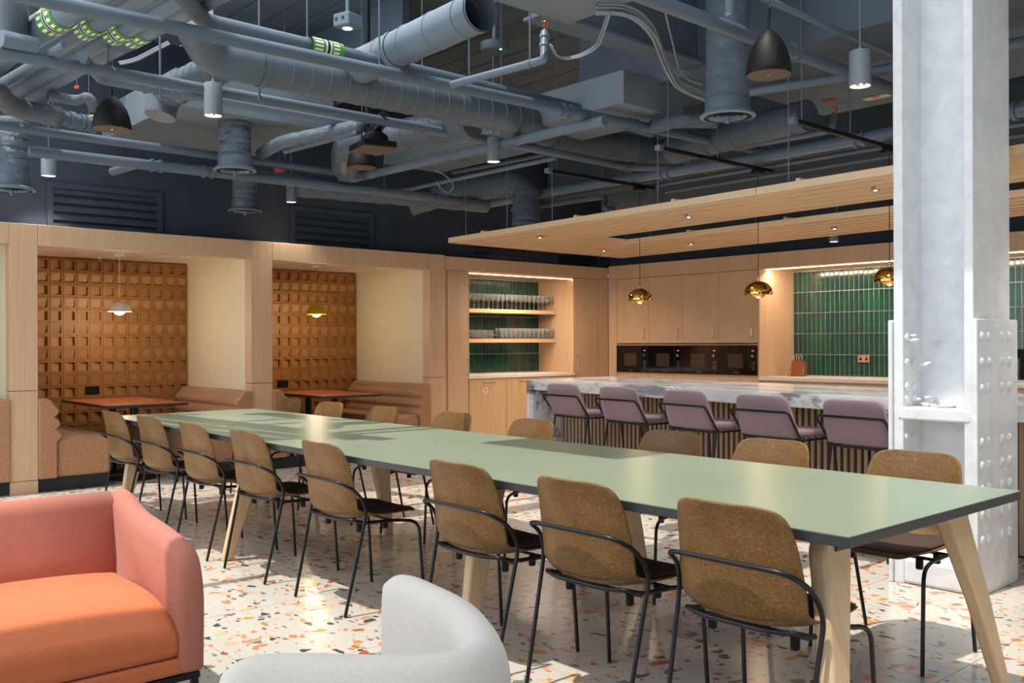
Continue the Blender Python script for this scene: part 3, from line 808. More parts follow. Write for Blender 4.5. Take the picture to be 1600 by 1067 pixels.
# stools
def stool():
    t = thing('bar_stool', 'x', 'bar stool')
    m = MB(); N = 9
    # back: panel from seat level up, leaning back (towards -Y)
    rs = []
    def ring(z, y, w, th, rc=.0):
        pts = []
        for k in range(N):
            a = -1+2*k/(N-1); pts.append((a*w, y+.012*abs(a)**3, z))
        for k in range(N-1, -1, -1):
            a = -1+2*k/(N-1); pts.append((a*w, y-th+.012*abs(a)**3, z))
        return pts
    prof = [(.615, .0, .205, .035), (.63, -.012, .222, .045), (.70, -.035, .224, .045), (.80, -.065, .215, .045), (.88, -.088, .206, .043), (.915, -.098, .196, .04), (.935, -.104, .175, .03), (.942, -.108, .14, .014)]
    prof = [(.665+(z-.615)*.87, y, w_, th) for z, y, w_, th in prof]
    MB().rings([ring(z, y-.02, w_, th) for z, y, w_, th in prof]).build('backrest', 'mauve_fabric', t, smooth='all')
    MB().box(-.215, .215, -.03, .39, .665, .715).build('seat', 'mauve_fabric', t, .022, 4, smooth=True)
    R = .0085
    # frame: hoop around the back, running down to the seat front
    hoop = [(-.235, -.02, .655), (-.245, -.145, .820), (-.235, -.160, .845), (.235, -.160, .845), (.245, -.145, .820), (.235, -.02, .655)]
    MB().tube(rounded(hoop, .03, 4), R, 8).build('back_hoop', 'black_metal', t, smooth=True)
    base = [(-.235, .02, .655), (-.235, .37, .655), (.235, .37, .655), (.235, .02, .655), (.2, -.065, .655), (-.2, -.065, .655)]
    MB().tube(rounded(base+[base[0]], .03, 4), R, 8).build('seat_frame', 'black_metal', t, smooth=True)
    for (x0, y0, x1, y1) in ((-.225, -.03, -.25, -.14), (.225, -.03, .25, -.14), (-.225, .35, -.245, .42), (.225, .35, .245, .42)):
        MB().tube([(x0, y0, .655), (x1, y1, .0)], R, 8).build('leg', 'black_metal', t, smooth=True)
    fr = [(-.242, -.10, .22), (.242, -.10, .22), (.24, .395, .22), (-.24, .395, .22)]
    MB().tube(fr+[fr[0]], .007, 8).build('footrest', 'black_metal', t, smooth=True)
    return t
st0 = stool()
sp = [(-6.37, 6.42), (-5.545, 6.28), (-4.71, 6.15), (-3.92, 6.03), (-3.15, 5.925), (-1.62, 5.72)]
SL = ['mauve bar stool at the far left end of the marble bar', 'second mauve bar stool from the left end of the bar', 'middle one of the mauve bar stools left of the column', 'mauve bar stool second left of the white column', 'mauve bar stool right beside the white column, partly hidden by it', 'mauve bar stool mostly hidden behind the white column on its right']
SR = [.0, .02, -.03, .02, -.02, -.05]
for i, (x, y) in enumerate(sp):
    o = st0 if i == 0 else copy_tree(st0)
    o.location = (x*.926, y*.926, 0); o.rotation_euler = (0, 0, -.11+SR[i]); o['label'] = SL[i]; o['group'] = 'mauve bar stools along the bar'

# ================================================================ COLUMN
CO = thing('iron_column', 'white painted riveted iron column standing right of the bar', 'column', (-2.25, 5.18, 0))
def cb(x0, x1, y0, y1, z0, z1, name, bv=.006):
    return MB().box(x0+2.25, x1+2.25, y0-5.18, y1-5.18, z0, z1).build(name, 'white_iron', CO, bv, 2)
cb(-2.468, -2.415, 4.95, 5.42, 0, ZC, 'flange'); cb(-2.094, -2.046, 4.95, 5.42, 0, ZC, 'flange')
cb(-2.415, -2.094, 5.17, 5.20, 0, ZC, 'web', 0)
cb(-2.490, -2.469, 4.93, 5.44, 0, 1.42, 'cover_plate'); cb(-2.045, -2.020, 4.93, 5.455, 0, 1.42, 'cover_plate')
cb(-2.445, -2.06, 4.945, 5.17, .885, .952, 'stiffener', .01)
cb(-2.44, -2.07, 4.96, 5.17, 0, .14, 'foot_block', .02)
riv = None
def rivet(p, ax, r=.025, sq=.6):
    global riv
    if riv is None:
        m = MB(); m.lathe([(r, 0), (r*.92, r*.16), (r*.7, r*.34), (r*.3, r*.45), (.001, r*.47)], seg=14)
        riv = m.build('rivet', 'white_iron', CO, smooth='all', loc=(0, 0, 0)); o = riv
    else: o = riv.copy(); o.name = 'rivet'; C.objects.link(o)
    o.parent = CO; o.location = (p[0]+2.25, p[1]-5.18, p[2])
    o.rotation_euler = {'x': (0, PI/2, 0), '-x': (0, -PI/2, 0), '-y': (PI/2, 0, 0)}[ax]
for z in (1.33, 1.20, 1.065, .79, .67, .55, .42, .29):
    for y in (4.985, 5.07, 5.24, 5.34): rivet((-2.021, y, z), 'x')
rr2 = random.Random(9)
for z in (1.325, 1.19, 1.06, .995, .79, .67, .55, .43):
    for y in (4.99, 5.075):
        rivet((-2.414, y, z), 'x', .024)
for z in (1.31, 1.19, 1.04, .79, .60): rivet((-2.095, 5.0, z), '-x', .024)
# lumps of old paint on the bolts and the ledge
m = MB()
for k in range(18):
    if k < 10: cx, cy, cz = -2.40+rr2.uniform(0, .10), 5.13+rr2.uniform(-.12, .03), rr2.choice((1.325, 1.19, 1.0, .975))+rr2.uniform(-.02, .02)
    else: cx, cy, cz = -2.38+rr2.uniform(0, .28), 5.10+rr2.uniform(-.1, .05), .962+rr2.uniform(-.004, .012)
    r = rr2.uniform(.012, .026)
    fl_ = rr2.uniform(.4, .7)
    m.lathe([(.001, -r*fl_), (r*.7, -r*.7*fl_), (r*1.2, 0), (r*.75, r*.6*fl_), (.001, r*.85*fl_)], (cx+2.25, cy-5.18, cz), 9)
m.build('paint_lumps', 'white_iron', CO, smooth='all')['kind'] = 'stuff'

# ================================================================ LONG TABLE
TX0, TX1, TY0, TY1, TZ = -7.457, -1.352, 2.453, 3.672, .757
DT = thing('dining_table', 'long green topped communal table with splayed oak legs', 'table', (-4.4, 3.06, 0))
def tb(x0, x1, y0, y1, z0, z1, name, mat, bv=0): return MB().box(x0+4.4, x1+4.4, y0-3.06, y1-3.06, z0, z1).build(name, mat, DT, bv)
tb(TX0, TX1, TY0, TY1, TZ-.003, TZ, 'tabletop', 'green_top'); tb(TX0, TX1, TY0, TY1, TZ-.034, TZ-.0032, 'table_edge', 'table_edge', .002)
for x in (-7.1, -4.4, -1.65): tb(x-.02, x+.02, 2.75, 3.37, TZ-.075, TZ-.036, 'cross_rail', 'black_metal')
for y in (2.80, 3.32): tb(-7.1, -1.65, y-.02, y+.02, TZ-.072, TZ-.036, 'long_rail', 'black_metal')
def tleg(xt, xf, s):
    """blade leg: top at xt, foot at xf; s=-1 near side, +1 far side"""
    yt, yf = 3.06+s*.42, 3.06+s*.585
    w0, w1 = .085, .05      # half widths top/foot (along Y and X)
    P = []
    def quad(x, y, z, hx, hy): return [(x-hx+4.4, y-hy-3.06, z), (x+hx+4.4, y-hy-3.06, z), (x+hx+4.4, y+hy-3.06, z), (x-hx+4.4, y+hy-3.06, z)]
    rs = [quad(xf, yf, 0, .022, .030), quad((xf+xt)/2, (yf+yt)/2, .36, .026, .052), quad(xt, yt, TZ-.09, .030, .078), quad(xt, yt-s*.012, TZ-.036, .030, .070)]
    lg = MB().rings(rs).build('table_leg', 'leg_wood', DT, .010, 3, smooth=True)
    MB().box(xt-.045+4.4, xt+.045+4.4, yt-s*.09-.05-3.06, yt-s*.09+.05-3.06, TZ-.075, TZ-.036).build('leg_bracket', 'black_metal', lg, .01, 3)
    MB().box(xt+.030+4.4, xt+.037+4.4, yt-.055-s*.03-3.06, yt+.035-s*.03-3.06, TZ-.088, TZ-.038).build('bracket_plate', 'black_metal', lg, .003)
    for q in (-.03, .01): MB().lathe([(.011, 0), (.011, .006), (.006, .010)], (xt+.037+4.4, yt-s*.03+q-3.06, TZ-.064), 10, 'x').build('bolt', 'black_metal', lg, smooth=True)
for xt, xf in ((-7.22, -7.18), (-5.30, -5.40), (-3.14, -3.10), (-1.52, -1.40)):
    for s in (-1, 1): tleg(xt, xf, s)

# ================================================================ DINING CHAIRS
def dining_chair():
    t = thing('dining_chair', 'x', 'chair')
    # centre line of the shell, front of seat to top of back: (y, z, half width, side curl)
    prof = [(.235, .440, .150, .0), (.228, .452, .185, .002), (.19, .458, .208, .004), (.10, .453, .222, .010), (.0, .445, .229, .020), (-.09, .441, .232, .036), (-.145, .446, .232, .050),
            (-.182, .462, .231, .060), (-.204, .49, .230, .066), (-.213, .53, .230, .068), (-.217, .58, .228, .064), (-.221, .64, .223, .056), (-.227, .70, .217, .048), (-.235, .75, .210, .040),
            (-.243, .785, .197, .032), (-.248, .804, .176, .024), (-.251, .815, .142, .014), (-.252, .820, .085, .006)]
    prof = [(y, z, w, c) for y, z, w, c in prof]
    N = 12; b_ = bmesh.new(); G = []
    for i, (y, z, wd, cu) in enumerate(prof):
        a = Vector((prof[min(i+1, len(prof)-1)][0]-prof[max(i-1, 0)][0], prof[min(i+1, len(prof)-1)][1]-prof[max(i-1, 0)][1]))
        a.normalize(); nrm = Vector((a.y, -a.x))     # towards the sitter
        if nrm.y < 0 and i < 6: nrm = -nrm
        if i >= 6 and nrm.x < 0: nrm = -nrm
        row_ = []
        for k in range(N+1):
            u = -1+2*k/N; q = abs(u)**3.0*cu
            row_.append(b_.verts.new((u*wd, y+nrm.x*q, z+nrm.y*q)))
        G.append(row_)
    for i in range(len(G)-1):
        for k in range(N): b_.faces.new((G[i][k], G[i][k+1], G[i+1][k+1], G[i+1][k]))
    bmesh.ops.recalc_face_normals(b_, faces=b_.faces)
    m = MB(); m.b.free(); m.b = b_
    sh = m.build('seat_shell', 'fibre_shell', t, smooth='all')
    so = sh.modifiers.new('thick', 'SOLIDIFY'); so.thickness = .011; so.offset = 0
    sb = sh.modifiers.new('sub', 'SUBSURF'); sb.levels = 1; sb.render_levels = 1
    # pad following the seat
    rs = []
    for (y, z, wd, ed) in ((.222, .458, .155, .004), (.212, .466, .185, .006), (.17, .471, .200, .008), (.08, .468, .208, .012), (-.02, .462, .208, .020), (-.10, .459, .200, .026), (-.15, .463, .178, .026), (-.172, .470, .14, .018)):
        pts = [(u*wd, y, z+ed*abs(u)**3-(.006 if abs(u) > .97 else 0)) for u in [-1+2*k/10 for k in range(11)]]
        pts += [(u*wd, y, z-.010+ed*abs(u)**3) for u in [1-2*k/10 for k in range(11)]]
        rs.append(pts)
    MB().rings(rs).build('seat_pad', 'brown_pad', t, smooth='all')
    R = .0082
    upper = [(.245, -.228, .004), (.262, -.115, .50), (.243, -.150, .585), (.215, -.238, .640), (.13, -.252, .645), (-.13, -.252, .645), (-.215, -.238, .640), (-.243, -.150, .585), (-.262, -.115, .50), (-.245, -.228, .004)]
    def sub(a, b_, name):
        MB().tube(a, R, 10).build(name, 'black_metal', t, smooth=True)
    up = rounded(upper, .06, 5)
    i0 = next(i for i, p in enumerate(up) if p.z > .48); i1_ = len(up)-1-next(i for i, p in enumerate(up[::-1]) if p.z > .48)
    sub(up[:i0+1], 0, 'leg'); sub(up[i0:i1_+1], 0, 'back_hoop'); sub(up[i1_:], 0, 'leg')
    lower = [(.245, .232, .004), (.238, .205, .405), (.215, .10, .422), (.214, -.10, .430), (.205, -.165, .452), (.12, -.192, .446), (-.12, -.192, .446), (-.205, -.165, .452), (-.214, -.10, .430), (-.215, .10, .422), (-.238, .205, .405), (-.245, .232, .004)]
    lo = rounded(lower, .07, 5)
    i0 = next(i for i, p in enumerate(lo) if p.z > .33); i1_ = len(lo)-1-next(i for i, p in enumerate(lo[::-1]) if p.z > .33)
    sub(lo[:i0+1], 0, 'leg'); sub(lo[i0:i1_+1], 0, 'seat_frame'); sub(lo[i1_:], 0, 'leg')
    MB().tube([(-.21, .06, .424), (.21, .06, .424)], .007, 8).build('cross_bar', 'black_metal', t, smooth=True)
    MB().tube([(-.205, -.09, .420), (.205, -.09, .420)], .007, 8).build('cross_bar', 'black_metal', t, smooth=True)
    for x in (-.15, .15):
        for y in (.06, -.09): MB().lathe([(.013, -.035), (.015, -.030), (.015, .005)], (x, y, .412), 12).build('stacking_buffer', 'black_matt', t, smooth=True)
    return t
ch = dining_chair()
near = [(-7.12, 0), (-6.42, .02), (-5.70, .0), (-4.965, .01), (-4.13, -.01), (-3.04, .0), (-2.37, .0), (-1.715, .01)]
far = [(-7.56, 0), (-6.87, .02), (-6.08, .0), (-5.21, .02), (-4.40, -.02), (-3.28, .0), (-2.64, .03), (-1.93, -.02)]
NL = ['brown fibre shell chair at the far left end of the near row', 'second brown fibre shell chair from the far left end of the near row', 'third brown fibre shell chair from the left in the near row',
      'fourth brown chair from the left in the near row', 'fifth brown chair from the left in the near row, standing apart', 'brown near row chair behind the white tub chair',
      'brown chair second from the right in the near row', 'largest brown fibre shell chair, nearest the camera at the table corner']
FL = ['brown chair at the far left end of the far row', 'brown far row chair second from the left, below the yellow pendant', 'brown far row chair third from the left, before the booth bench',
      'brown chair on the far side in front of the drinks cabinet doors', 'brown chair on the far side in front of the island marble end', 'brown far row chair in front of the second and third bar stools',
      'brown far row chair in front of the fourth bar stool', 'brown far row chair in front of the white column']
for i, (x, rz) in enumerate(near):
    o = ch if i == 0 else copy_tree(ch)
    o.location = (x, 2.605, 0); o.rotation_euler = (0, 0, rz); o['label'] = NL[i]; o['group'] = 'brown chairs on the near side of the table'
for i, (x, rz) in enumerate(far):
    o = copy_tree(ch); o.location = (x, 3.85, 0); o.rotation_euler = (0, 0, PI+rz); o['label'] = FL[i]; o['group'] = 'brown chairs on the far side of the table'

# ================================================================ ORANGE SOFA
SF = thing('sofa', 'salmon and orange upholstered sofa with a curved arm at the lower left', 'sofa', (-4.28, 1.44, 0))
SLN = 1.75; SF.location.x = -4.03; SF.location.z = -.012; SF.scale = (.78, 1, 1)
def loft_y(sections, name, mat, y0, y1, par, taper=.03, **kw):
    """sections: closed outline in X-Z, softened at both ends"""
    cx = sum(p[0] for p in sections)/len(sections); cz = sum(p[1] for p in sections)/len(sections)
    rs = []
    for f, y in ((.90, y0), (.965, y0+taper*.35), (1, y0+taper), (1, y1-taper), (.965, y1-taper*.35), (.90, y1)):
        rs.append([(cx+(p[0]-cx)*f, y, cz+(p[1]-cz)*f) for p in sections])
    return MB().rings(rs).build(name, mat, par, smooth='all', **kw)
def soft(poly, n=6, rad=.05):
    P = [Vector((p[0], p[1], 0)) for p in poly]; m_ = len(P); out = []
    for i in range(m_):
        a = P[i-1]-P[i]; b = P[(i+1) % m_]-P[i]; r = min(rad if not isinstance(rad, (list, tuple)) else rad[i], a.length*.48, b.length*.48)
        p0 = P[i]+a.normalized()*r; p1 = P[i]+b.normalized()*r
        for k in range(n+1):
            t_ = k/n; q = p0*(1-t_)**2+P[i]*2*t_*(1-t_)+p1*t_*t_; out.append((q.x, q.y))
    return out
back = soft([(-.02, .17), (.16, .17), (.20, .45), (.13, .70), (.05, .725), (-.03, .68)], 5, .05)
def yl(v): return v-1.44
MB().rings([[(p[0]*1+0, y, p[1]) for p in back] for y in (-SLN, -SLN+.3, -.9, -.45, -.12)]).build('backrest', 'sofa_fabric', SF, smooth='all')
arm_top = [(-.02, .155), (1.015, .155), (1.025, .46), (.995, .560), (.90, .605), (.62, .640), (.34, .662), (.16, .715), (.05, .725), (-.03, .68)]
arm = soft(arm_top, 5, [.03, .03, .10, .09, .10, .2, .2, .12, .06, .05])
rs = []
for f, y, dz in ((.93, -.035, -.02), (.985, -.045, -.005), (1, -.062, 0), (1, -.085, 0), (.99, -.108, -.006), (.96, -.125, -.03)):
    cx, cz = .5, .17
    rs.append([(cx+(p[0]-cx)*(1-(1-f)*.6), y, cz+(p[1]-cz)*f+ (dz if p[1] > .4 else 0)) for p in arm])
MB().rings(rs).build('arm', 'sofa_fabric', SF, smooth='all')
rs = []
for f, y, dz in ((.93, -SLN+.0, -.02), (.985, -SLN+.012, -.005), (1, -SLN+.035, 0), (1, -SLN+.075, 0), (.99, -SLN+.105, -.006), (.96, -SLN+.13, -.03)):
    cx, cz = .5, .17
    rs.append([(cx+(p[0]-cx)*(1-(1-f)*.6), y, cz+(p[1]-cz)*f) for p in arm])
MB().rings(rs).build('arm', 'sofa_fabric', SF, smooth='all')
# seat: domed cushion
nx, ny = 10, 16; b_ = bmesh.new(); G = []
x0, x1, y0, y1 = .17, 1.0, -SLN+.13, -.115
def dome(u, v): return .432-(.105*max(0, (u-.35)/.65)**3.2 if u > .35 else .0)-.028*abs(2*v-1)**4
top = [[b_.verts.new((x0+(x1-x0)*i/nx, y0+(y1-y0)*j/ny, dome(i/nx, j/ny))) for j in range(ny+1)] for i in range(nx+1)]
bot = [[b_.verts.new((x0+(x1-x0)*i/nx, y0+(y1-y0)*j/ny, .215)) for j in range(ny+1)] for i in (0, nx)]
for i in range(nx):
    for j in range(ny): b_.faces.new((top[i][j], top[i+1][j], top[i+1][j+1], top[i][j+1]))
for j in range(ny):
    b_.faces.new((top[nx][j], bot[1][j], bot[1][j+1], top[nx][j+1])); b_.faces.new((bot[0][j], top[0][j], top[0][j+1], bot[0][j+1]))
b_.faces.new([top[i][0] for i in range(nx+1)]+[bot[1][0], bot[0][0]]); b_.faces.new([top[i][ny] for i in range(nx, -1, -1)]+[bot[0][ny], bot[1][ny]])
b_.faces.new([bot[0][0], bot[1][0]]+[bot[1][j] for j in range(1, ny+1)]+[bot[0][j] for j in range(ny, 0, -1)])
m = MB(); m.b.free(); m.b = b_
m.build('seat_cushion', 'seat_fabric', SF, .03, 4, smooth=True)
MB().box(.10, 1.005, -SLN+.12, -.11, .157, .212).build('seat_rail', 'seat_fabric', SF, .012, 3, smooth=True)
MB().box(.05, 1.0, -SLN+.05, -.05, .132, .153).build('base_frame', 'black_metal', SF)
for x in (.07, .98):
    for y in (-.065, -SLN+.07): MB().box(x-.012, x+.012, y-.012, y+.012, .012, .132).build('leg', 'black_metal', SF)

# ================================================================ WHITE TUB CHAIR
TC = thing('tub_chair', 'off white curved tub armchair in the foreground at the bottom', 'armchair', (-1.75, 1.08, 0))
raw = [(596, 915, .67), (625, 896, .705), (675, 914, .71), (722, 940, .71), (752, 985, .70), (728, 1012, .70), (655, 1022, .695), (560, 1022, .69), (460, 1020, .685), (385, 1026, .675), (345, 1052, .64)]
cp = [at(u, v, z=z) for u, v, z in raw]
path = catmull(cp, 5)
cen = Vector((-1.75, 1.08, 0))
n_ = len(path); rs = []
for i, p in enumerate(path):
    t_ = (path[min(i+1, n_-1)]-path[max(i-1, 0)]); t_.z = 0; t_.normalize(); o_ = Vector((t_.y, -t_.x, 0))
    if o_.dot(p-cen) < 0: o_ = -o_
    e = min(1, min(i, n_-1-i)/4); f = math.sqrt(max(0, 1-(1-e)**2)); th = .025+.032*f; zt = p.z
    q = Vector((p.x, p.y, 0))-cen; q.z = 0
    ring = []
    low = .16
    for (d, zz) in ((-th*.95, low), (-th, .40), (-th, zt-.07), (-th*.82, zt-.028), (-th*.4, zt-.004), (th*.1, zt), (th*.6, zt-.012), (th*.95, zt-.045), (th*1.15, zt-.10), (th*1.25, .42), (th*.9, .24), (th*.4, low)):
        shrink = 1-.10*max(0, (.42-zz)/.3)
        ring.append(q*shrink+o_*d+Vector((0, 0, zz)))
    rs.append(ring)
MB().rings(rs).build('tub_shell', 'chair_white', TC, smooth='all', subsurf=1)
seatpts = [Vector((p.x, p.y, 0))-cen for p in path]
poly = [(q*.84) for q in seatpts]
rs = []
for z, f in ((.17, .86), (.20, .9), (.37, .9), (.405, .87), (.42, .78)):
    rs.append([(q.x*f, q.y*f, z) for q in poly])
MB().rings(rs).build('seat', 'chair_white', TC, smooth='all', bevel=.0)
for x, y in ((-.2, -.2), (.2, -.2), (-.2, .2), (.2, .2)): MB().lathe([(.012, 0), (.018, .165)], (x, y, 0), 12).build('leg', 'black_metal', TC, smooth=True)

# ================================================================ CEILING SERVICES
def P3(q, z):
    if len(q) == 3: return at(q[0], q[1], z=q[2])
    return at(q[0], q[1], z=z)
def depth(p): return (p-CP).dot(FW)
def pipe(name, label, cat, pts, z, wpx, mat='pipe_paint', bend=.12, flanges=(), seg=14, r=None, hang=(), wrap=False, ends=(0, 0), group=None):
    P = [P3(q, z) for q in pts]
    if ends[0]: P[0] = P[0]+(P[0]-P[1]).normalized()*ends[0]
    if ends[1]: P[-1] = P[-1]+(P[-1]-P[-2]).normalized()*ends[1]
    if r is None:
        k = len(P)//2; a = P3(pts[k], z); r = wpx*depth(a)/CAM_F/2
    o0 = P[0].copy()
    t = thing(name, label, cat, o0, 0, group)
    L = rounded([p-o0 for p in P], bend, 6) if len(P) > 2 else [p-o0 for p in P]
    if wrap:
        D = []
        for i in range(len(L)-1):
            n_ = max(1, int((L[i+1]-L[i]).length/.05))
            for k in range(n_): D.append(L[i].lerp(L[i+1], k/n_))
        D.append(L[-1]); rw = random.Random(len(D))
        MB().tube(D, r, 18, radii=[r*(1+rw.uniform(-.05, .05)) for _ in D]).build('pipe_run', mat, t, smooth='all')
    else:
        MB().tube(L, r, seg).build('pipe_run', mat, t, smooth=True)
    tot = sum((P[i+1]-P[i]).length for i in range(len(P)-1))
    def along(f):
        d = f*tot
        for i in range(len(P)-1):
            s = (P[i+1]-P[i]).length
            if d <= s or i == len(P)-2:
                dr = (P[i+1]-P[i]).normalized(); return P[i]+dr*d-o0, dr
            d -= s
    for f in flanges:
        p, dr = along(f)
        for sgn in (-1, 1): MB().tube([p+dr*(sgn*.035-.012), p+dr*(sgn*.035+.012)], r*1.28, seg).build('coupling', mat, t, smooth=True)
    for f in hang:
        p, dr = along(f)
        MB().tube([p-dr*.012, p+dr*.012], r*1.12, seg).build('pipe_clip', mat, t, smooth=True)
        MB().tube([p+Vector((0, 0, r)), Vector((p.x, p.y, ZC-o0.z))], .006, 6).build('hanger_rod', mat, t)
    t['r'] = r
    return t, P, r, along
def band(t, p, dr, r, n=14):
    """printed flow band round a pipe: green and white blocks with a dark line between"""
    u = dr.cross(Vector((0, 0, 1))).normalized(); w_ = dr.cross(u)
    def ring(a, b, rr_, mat, name, k0=0, k1=None, segs=28):
        rs = [[p+dr*s+(u*math.cos(2*PI*k/segs)+w_*math.sin(2*PI*k/segs))*rr_ for k in range(segs)] for s in (a, b)]
        MB().rings(rs, cap=False).build(name, mat, t, smooth='all')
    ring(-.11, -.02, r+.002, 'label_green', 'flow_band'); ring(.02, .11, r+.002, 'label_green', 'flow_band')
    ring(-.02, .02, r+.003, 'label_white', 'flow_band'); ring(-.010, .010, r+.004, 'label_black', 'flow_band')
    m = MB()
    for k in range(n):
        a0 = 2*PI*k/n; a1 = a0+2*PI/n*.5
        for s0, s1 in ((-.095, -.04), (.035, .075)):
            q = [p+dr*s+(u*math.cos(a)+w_*math.sin(a))*(r+.004) for s, a in ((s0, a0), (s0, a1), (s1, a1), (s1, a0))]
            q2 = [p+dr*s+(u*math.cos(a)+w_*math.sin(a))*(r+.0025) for s, a in ((s0, a0), (s0, a1), (s1, a1), (s1, a0))]
            m.hexa(q2+q)
    m.build('flow_arrows', 'label_white', t)['kind'] = 'stuff'

def sprinkler_head(label, p, par, o0):
    t = MB().lathe([(.010, 0), (.012, .012), (.008, .018)], seg=10).build('sprinkler_head', 'copper', par, smooth=True, loc=p-o0); t['label'] = 'copper sprinkler head'
    for s in (-1, 1): MB().tube([(s*.006, 0, .015), (s*.014, 0, .032), (s*.004, 0, .05)], .003, 6).build('frame_arm', 'copper', t)
    MB().lathe([(.004, .048), (.024, .052), (.022, .056), (.003, .058)], seg=12).build('deflector', 'copper', t, smooth=True)
    return t

Z1 = 3.0
# pipes running away from the camera (towards the kitchen)
pipe('water_pipe', 'long grey pipe crossing from the top left to the clamp beside the round diffuser', 'pipe', [(67, 0), (1209, 241)], 3.0, 13, hang=(.35,), flanges=(.60, .71), ends=(.3, 0))
t, P, r, al = pipe('water_pipe', 'thick grey pipe with a bent top and a green flow label, above the long pipe', 'pipe', [(287, -4), (322, 35), (905, 172), (1018, 206)], 3.12, 20, bend=.05, flanges=(.42,), hang=(.28, .55), ends=(.3, 0))
p = at(508, 76, z=3.12)-P[0]; band(t, p, (P[2]-P[1]).normalized(), r)
pipe('water_pipe', 'grey pipe hung from clips passing behind the top of the second cylinder lamp', 'pipe', [(0, 82), (988, 259)], 2.98, 12, flanges=(.73,), hang=(.25, .62), ends=(1.0, 0))
pipe('water_pipe', 'grey lagged pipe with a kinked start, running just below the clipped pipe', 'pipe', [(128, 88), (158, 124), (566, 197)], 3.02, 16, 'pipe_light', bend=.06, flanges=(.33, .40))
pipe('water_pipe', 'thin grey pipe above the booths, ending in a tee behind the black speaker', 'pipe', [(0, 196), (563, 275)], 2.92, 11, hang=(.28,), ends=(1.0, 0))
pipe('water_pipe', 'lowest grey pipe along the navy wall with ribbed couplings', 'pipe', [(45, 236), (752, 318)], 2.78, 11, flanges=(.22, .32, .86, .95), r=.042)
pipe('water_pipe', 'very thin grey pipe just above the lowest wall pipe', 'pipe', [(357, 262), (624, 299)], 2.84, 6, hang=(.3, .9))
pipe('water_pipe', 'straight grey pipe passing behind the round diffuser duct at the upper right', 'pipe', [(1004, -6), (1395, 140)], 3.05, 18, flanges=(.33,), ends=(.2, 2.0))
pipe('water_pipe', 'slim grey pipe crossing above the black dome speaker on the right', 'pipe', [(1190, -4), (1396, 86)], 3.12, 9, flanges=(.62,), hang=(.63,), ends=(.2, 2.0))
# branches across
t, P, r, al = pipe('sprinkler_branch', 'light grey branch pipe rising to a copper sprinkler at the top centre', 'pipe', [(700, 134), (845, 95, 3.0), (850, 92, 3.0), (851, 50, 3.19)], 3.0, 13, 'pipe_light', bend=.08, flanges=(.93,), hang=(.68,))
sprinkler_head('', at(852, 50, z=3.19)+Vector((0, 0, .005)), t, P[0])
t, P, r, al = pipe('sprinkler_branch', 'long light grey branch pipe crossing behind the centre cylinder lamp', 'pipe', [(945, 188), (535, 283), (533, 262, 3.02)], 2.93, 12, 'pipe_light', bend=.06, flanges=(.9,), hang=(.30, .8))
sprinkler_head('', at(533, 262, z=3.02)+Vector((0, 0, .005)), t, P[0])
t, P, r, al = pipe('sprinkler_branch', 'grey branch pipe under the grey box beam, its elbow lifting a sprinkler at the right', 'pipe', [(1149, 230), (1300, 203), (1303, 180, 3.07)], 2.95, 12, 'pipe_light', bend=.07, hang=(.5,))
sprinkler_head('', at(1303, 180, z=3.07)+Vector((0, 0, .005)), t, P[0])
pipe('water_main', 'thick grey main pipe crossing the rear right of the ceiling above the canopy', 'pipe', [(752, 320), (905, 292), (1176, 248), (1396, 208)], 2.86, 18, 'pipe_light', flanges=(.36, .62, .78), ends=(0, 2.5), bend=.02)
pipe('conduit', 'thin grey conduit crossing above the canopy corner to a small bracket', 'conduit', [(624, 299), (868, 247)], 2.9, 7, 'pipe_light')
pipe('conduit', 'thin grey conduit beside the bracket, slightly behind its neighbour', 'conduit', [(708, 270), (862, 240)], 3.0, 6)
pipe('conduit', 'grey conduit directly above the canopy front, first of the parallel pair', 'conduit', [(1010, 292), (1390, 228)], 2.82, 8, ends=(0, 2))
pipe('conduit', 'grey conduit directly above the canopy front, second of the parallel pair', 'conduit', [(1040, 300), (1396, 243)], 2.80, 7, ends=(0, 2))
pipe('conduit', 'grey pipe low above the canopy left half with a downward elbow', 'conduit', [(800, 328), (946, 307), (944, 326, 2.60), (960, 328, 2.60)], 2.75, 9, bend=.05)
pipe('water_pipe', 'grey pipe between the round diffuser and the column, joined to a black hanger', 'pipe', [(1171, 144), (1320, 120), (1396, 105)], 3.15, 15, 'pipe_light', hang=(.55,), ends=(.2, 2.0), bend=.02)
pipe('water_pipe', 'grey pipe continuing low behind the bent spiral duct', 'pipe', [(800, 226), (985, 262), (1070, 262)], 2.90, 11, flanges=(.72,), bend=.1)
for u, v in ((939, 252), (968, 256)):
    pass
# four labelled pipes at the upper left
ZP = 3.22
quad = [((-30, 116), (50, 52), (160, -16), 34, (92, 28)), ((-40, 160), (0, 124), (236, -16), 27, (134, 38)), ((22, 142), (60, 118), (300, -14), 27, (178, 46)), ((41, 151), (120, 104), (345, -16), 28, (224, 54))]
QL = ['thickest of the four diagonal pipes with green bands, at the far upper left', 'second of the four diagonal pipes with green bands, from the left', 'third of the four diagonal pipes with green bands, from the left', 'rightmost of the four diagonal pipes with green bands, its blunt end low']
for (a, b, c, wpx, lb), L in zip(quad, QL):
    r = wpx*7.6/CAM_F/2
    t, P, r, al = pipe('chilled_water_pipe', L, 'pipe', [a, b, c], ZP, wpx, 'pipe_light', bend=.02, r=r*.95, ends=(.15, .3), group='green banded pipes at the upper left')
    p = at(lb[0], lb[1], z=ZP); dr = (P[2]-P[1]).normalized(); s = (p-P[1]).dot(dr); band(t, P[1]+dr*s-P[0], dr, r)
